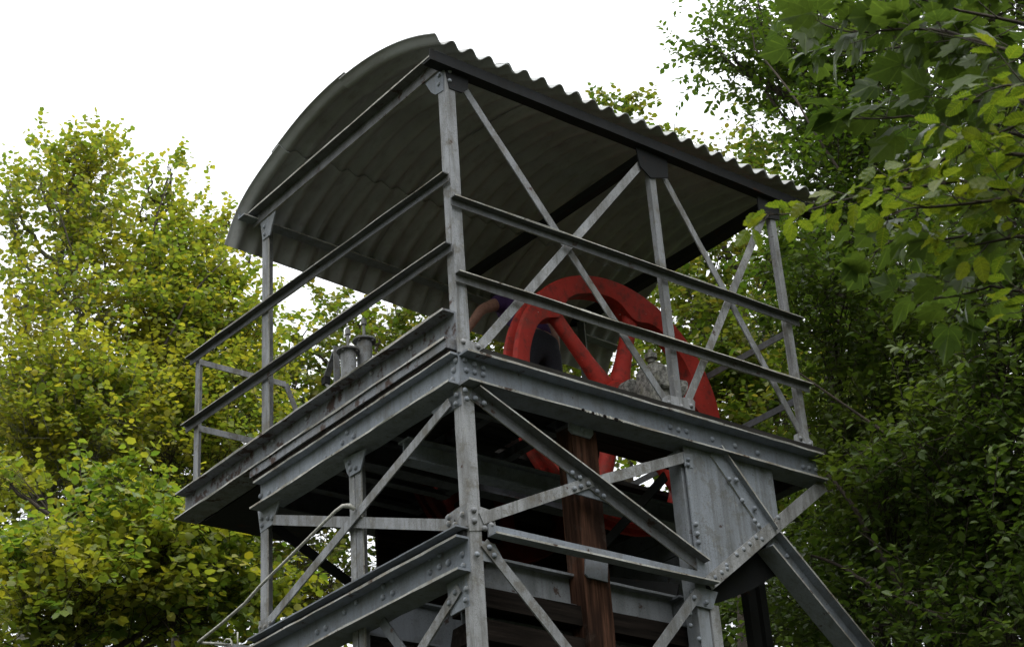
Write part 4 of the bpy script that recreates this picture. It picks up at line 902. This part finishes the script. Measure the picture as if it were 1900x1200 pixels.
# ================================================================== FOREGROUND BRANCHES (big leaves, one object each)
def hornbeam_leaf(bend, cup):
    n = 9; vs = []; fs = []
    for i in range(n):                      # midrib
        t = i / (n - 1); vs.append((t, 0, -bend * t * t))
    for sgn in (1, -1):
        for i in range(n):
            t = i / (n - 1); w = 0.30 * math.sin(math.pi * min(1, t * 0.93 + 0.04)) ** 0.75 * (1.05 - 0.25 * t)
            if i in (0, n - 1): w = 0.004
            z = -bend * t * t + cup * w + (0.022 if i % 2 else -0.016)
            vs.append((t + 0.05 * (1 - t) + (0.015 if i % 2 else 0), sgn * (w + (0.018 if i % 2 else 0)), z))
    for i in range(n - 1):
        fs.append((i, i + 1, n + i + 1, n + i)); fs.append((i, 2 * n + i, 2 * n + i + 1, i + 1))
    return mesh_from('leaf', vs, fs)
def maple_leaf(bend, cup):
    half = [(0.0, 0.0), (-0.12, 0.15), (-0.14, 0.33), (0.02, 0.38), (0.10, 0.47), (0.22, 0.55), (0.29, 0.47), (0.38, 0.39), (0.50, 0.46), (0.66, 0.47), (0.67, 0.38), (0.66, 0.27), (0.78, 0.23), (0.86, 0.12), (1.0, 0.0)]
    vs = [(0.30, 0, 0)]; pts = half + [(x, -y) for x, y in half[-2:0:-1]]
    for x, y in pts:
        r = math.hypot(x - 0.1, y); vs.append((x, y, -bend * x * abs(x) - 0.25 * bend * r * r + cup * abs(y) * (1 - 0.6 * abs(y)) + 0.02 * math.sin(9 * y)))
    n = len(pts); return mesh_from('leaf', vs, [(0, 1 + i, 1 + (i + 1) % n) for i in range(n)])
def leaf_rot(d, nr):
    d = norm(np.asarray(d)); bb = norm(np.cross(nr, d)); nn = np.cross(d, bb)
    return Matrix(((d[0], bb[0], nn[0]), (d[1], bb[1], nn[1]), (d[2], bb[2], nn[2]))).to_4x4()
def big_leaf_tree(name, label, trunk, branches, meshes, mat, size, spray, step, tw, petiole, group, catkins=(), flat_n=0.45):
    W = Wood(); tp_ = [PW(*q) for q in trunk]; b0 = tp_[0].copy(); b0[2] = hill(b0[0], b0[1]) - 0.1
    pts = [b0] + tp_; dense = np.concatenate([bezier(pts[i], pts[i + 1], rng.normal(0, 0.05, 3), 6)[(0 if i == 0 else 1):] for i in range(len(pts) - 1)])
    W.tube(dense, 0.11, 0.03, 8); T = thing(name, label, 'tree', tuple(b0), group); L = []
    def put(o, d, s):
        d = norm(d); nr = norm(ZU + rng.normal(0, flat_n, 3)); e = o + d * petiole * rng.uniform(0.6, 1.2)
        W.tube(np.array([o, e]), 0.0016, 0.001, 3); L.append((e, norm(d + rng.normal(0, 0.25, 3) - ZU * 0.25), nr, s))
    for poly in branches:
        q = [PW(*p) for p in poly]
        c = np.concatenate([bezier(q[i], q[i + 1], rng.normal(0, 0.03, 3), 7)[(0 if i == 0 else 1):] for i in range(len(q) - 1)])
        i0 = int(np.argmin(np.abs(dense[:, 2] - (q[0][2] - 0.5)))); W.tube(bezier(dense[i0], q[0], -ZU * 0.1, 6), 0.02, 0.009, 5)
        W.tube(c, 0.008, 0.002, 5)
        seg = np.r_[0, np.cumsum(np.linalg.norm(np.diff(c, axis=0), axis=1))]; s = 0.05; k = 0
        while s < seg[-1]:
            o = np.array([np.interp(s, seg, c[:, j]) for j in range(3)]); d = norm(np.array([np.interp(min(s + 0.05, seg[-1]), seg, c[:, j]) for j in range(3)]) - o + 1e-5)
            side = norm(np.cross(d, ZU)) * (1 if k % 2 else -1)
            td = norm(d * 0.7 + side * 0.75 + rng.normal(0, 0.25, 3)); tl = spray * rng.uniform(0.4, 1.1) * (1 - 0.5 * s / seg[-1])
            W.tube(bezier(o, o + td * tl, -ZU * 0.015, 4), 0.003, 0.0013, 3)
            t = tw * 0.6; kk = 0
            while t < tl:
                p = o + td * t; sd = norm(np.cross(td, ZU)) * (1 if kk % 2 else -1)
                put(p, td * 0.6 + sd * 0.8, size * rng.uniform(0.65, 1.15)); t += tw * rng.uniform(0.8, 1.3); kk += 1
            put(o + td * tl, td, size * rng.uniform(0.8, 1.15)); s += step * rng.uniform(0.7, 1.3); k += 1
        put(c[-1], norm(c[-1] - c[-3]), size)
    me = mesh_from('trunk', [tuple(np.array(v) - b0) for v in W.v], W.f, True); link('trunk', me, 'bark_dark', T)
    for q in catkins:
        c0 = PW(*q); vs = []; fs = []
        for k in range(9):
            for sgn in (-1, 1):
                n0 = len(vs); a = rng.uniform(0, 6.3); e = np.array([math.cos(a), math.sin(a), -0.5]) * 0.014; t = np.cross(e, ZU); z0 = np.array([0, 0, -0.008 * k])
                vs += [z0, z0 + e * 0.6 + t * 0.35, z0 + e * 1.3, z0 + e * 0.6 - t * 0.35]; fs.append((n0, n0 + 1, n0 + 2, n0 + 3))
        o = link('catkin', mesh_from('catkin', vs, fs), 'leaf_hornbeam', T); o.location = c0 - b0
    for me in meshes:
        me.materials.clear(); me.materials.append(MAT[mat])
    for i, (p, d, nr, s) in enumerate(L):
        o = bpy.data.objects.new('leaf', meshes[i % len(meshes)]); COL.objects.link(o); o.parent = T
        mm = leaf_rot(d, nr); o.matrix_local = Matrix.Translation(Vector(p - b0)) @ mm @ Matrix.Diagonal((s, s, s, 1))
    print(name, 'leaves', len(L))
HB = [hornbeam_leaf(0.10, 0.15), hornbeam_leaf(0.25, -0.1), hornbeam_leaf(0.02, 0.3), hornbeam_leaf(0.3, 0.2)]
MP = [maple_leaf(0.15, 0.25), maple_leaf(0.4, -0.1), maple_leaf(0.25, -0.3), maple_leaf(0.55, 0.3), maple_leaf(0.7, 0.1)]
big_leaf_tree('maple_tree', 'near maple branches with big lobed leaves at the top right', [(2250, 900, 4.9), (2230, 300, 4.9), (2200, -100, 4.9)],
    [[(1960, 60, 5.0), (1780, 20, 5.0), (1600, -10, 5.1)], [(1960, 120, 4.8), (1760, 60, 4.9), (1610, 60, 5.0), (1500, 30, 5.1)], [(1960, 200, 4.8), (1800, 190, 4.9), (1690, 215, 5.0), (1560, 215, 5.1)],
     [(1960, 20, 5.3), (1850, -20, 5.3), (1700, -40, 5.4)], [(1960, 130, 5.2), (1800, 90, 5.3), (1600, 100, 5.4), (1480, 90, 5.4)], [(1970, 430, 5.3), (1830, 420, 5.4), (1700, 440, 5.5), (1620, 470, 5.6)], [(1970, 520, 5.6), (1840, 530, 5.6), (1720, 555, 5.7)], [(1960, 280, 5.4), (1820, 240, 5.5), (1700, 280, 5.6)]],
    MP, 'leaf_maple', 0.10, 0.24, 0.06, 0.075, 0.06, 'near branches at the right edge', flat_n=0.62)
big_leaf_tree('hornbeam_tree', 'near hornbeam branch with ribbed bright green leaves reaching towards the roof end', [(2300, 1000, 5.0), (2280, 500, 5.0), (2260, 250, 5.0)],
    [[(1960, 340, 4.6), (1780, 335, 4.65), (1640, 352, 4.7), (1540, 378, 4.75), (1425, 398, 4.8)], [(1960, 310, 4.5), (1840, 285, 4.5), (1730, 310, 4.6), (1650, 330, 4.6)], [(1980, 180, 4.5), (1890, 160, 4.5), (1820, 175, 4.5)], [(1980, 240, 4.5), (1890, 230, 4.5), (1800, 250, 4.5)],
     [(1970, 400, 4.5), (1850, 370, 4.5), (1720, 385, 4.5), (1640, 400, 4.55)], [(1970, 450, 4.6), (1880, 440, 4.6), (1780, 460, 4.6)], [(1970, 560, 5.0), (1880, 560, 5.0)]],
    HB, 'leaf_hornbeam', 0.074, 0.18, 0.045, 0.038, 0.012, 'near branches at the right edge', ((1782, 335, 4.5), (1735, 415, 4.5), (1800, 345, 4.52), (1728, 430, 4.5), (1690, 300, 4.55)), flat_n=0.45)
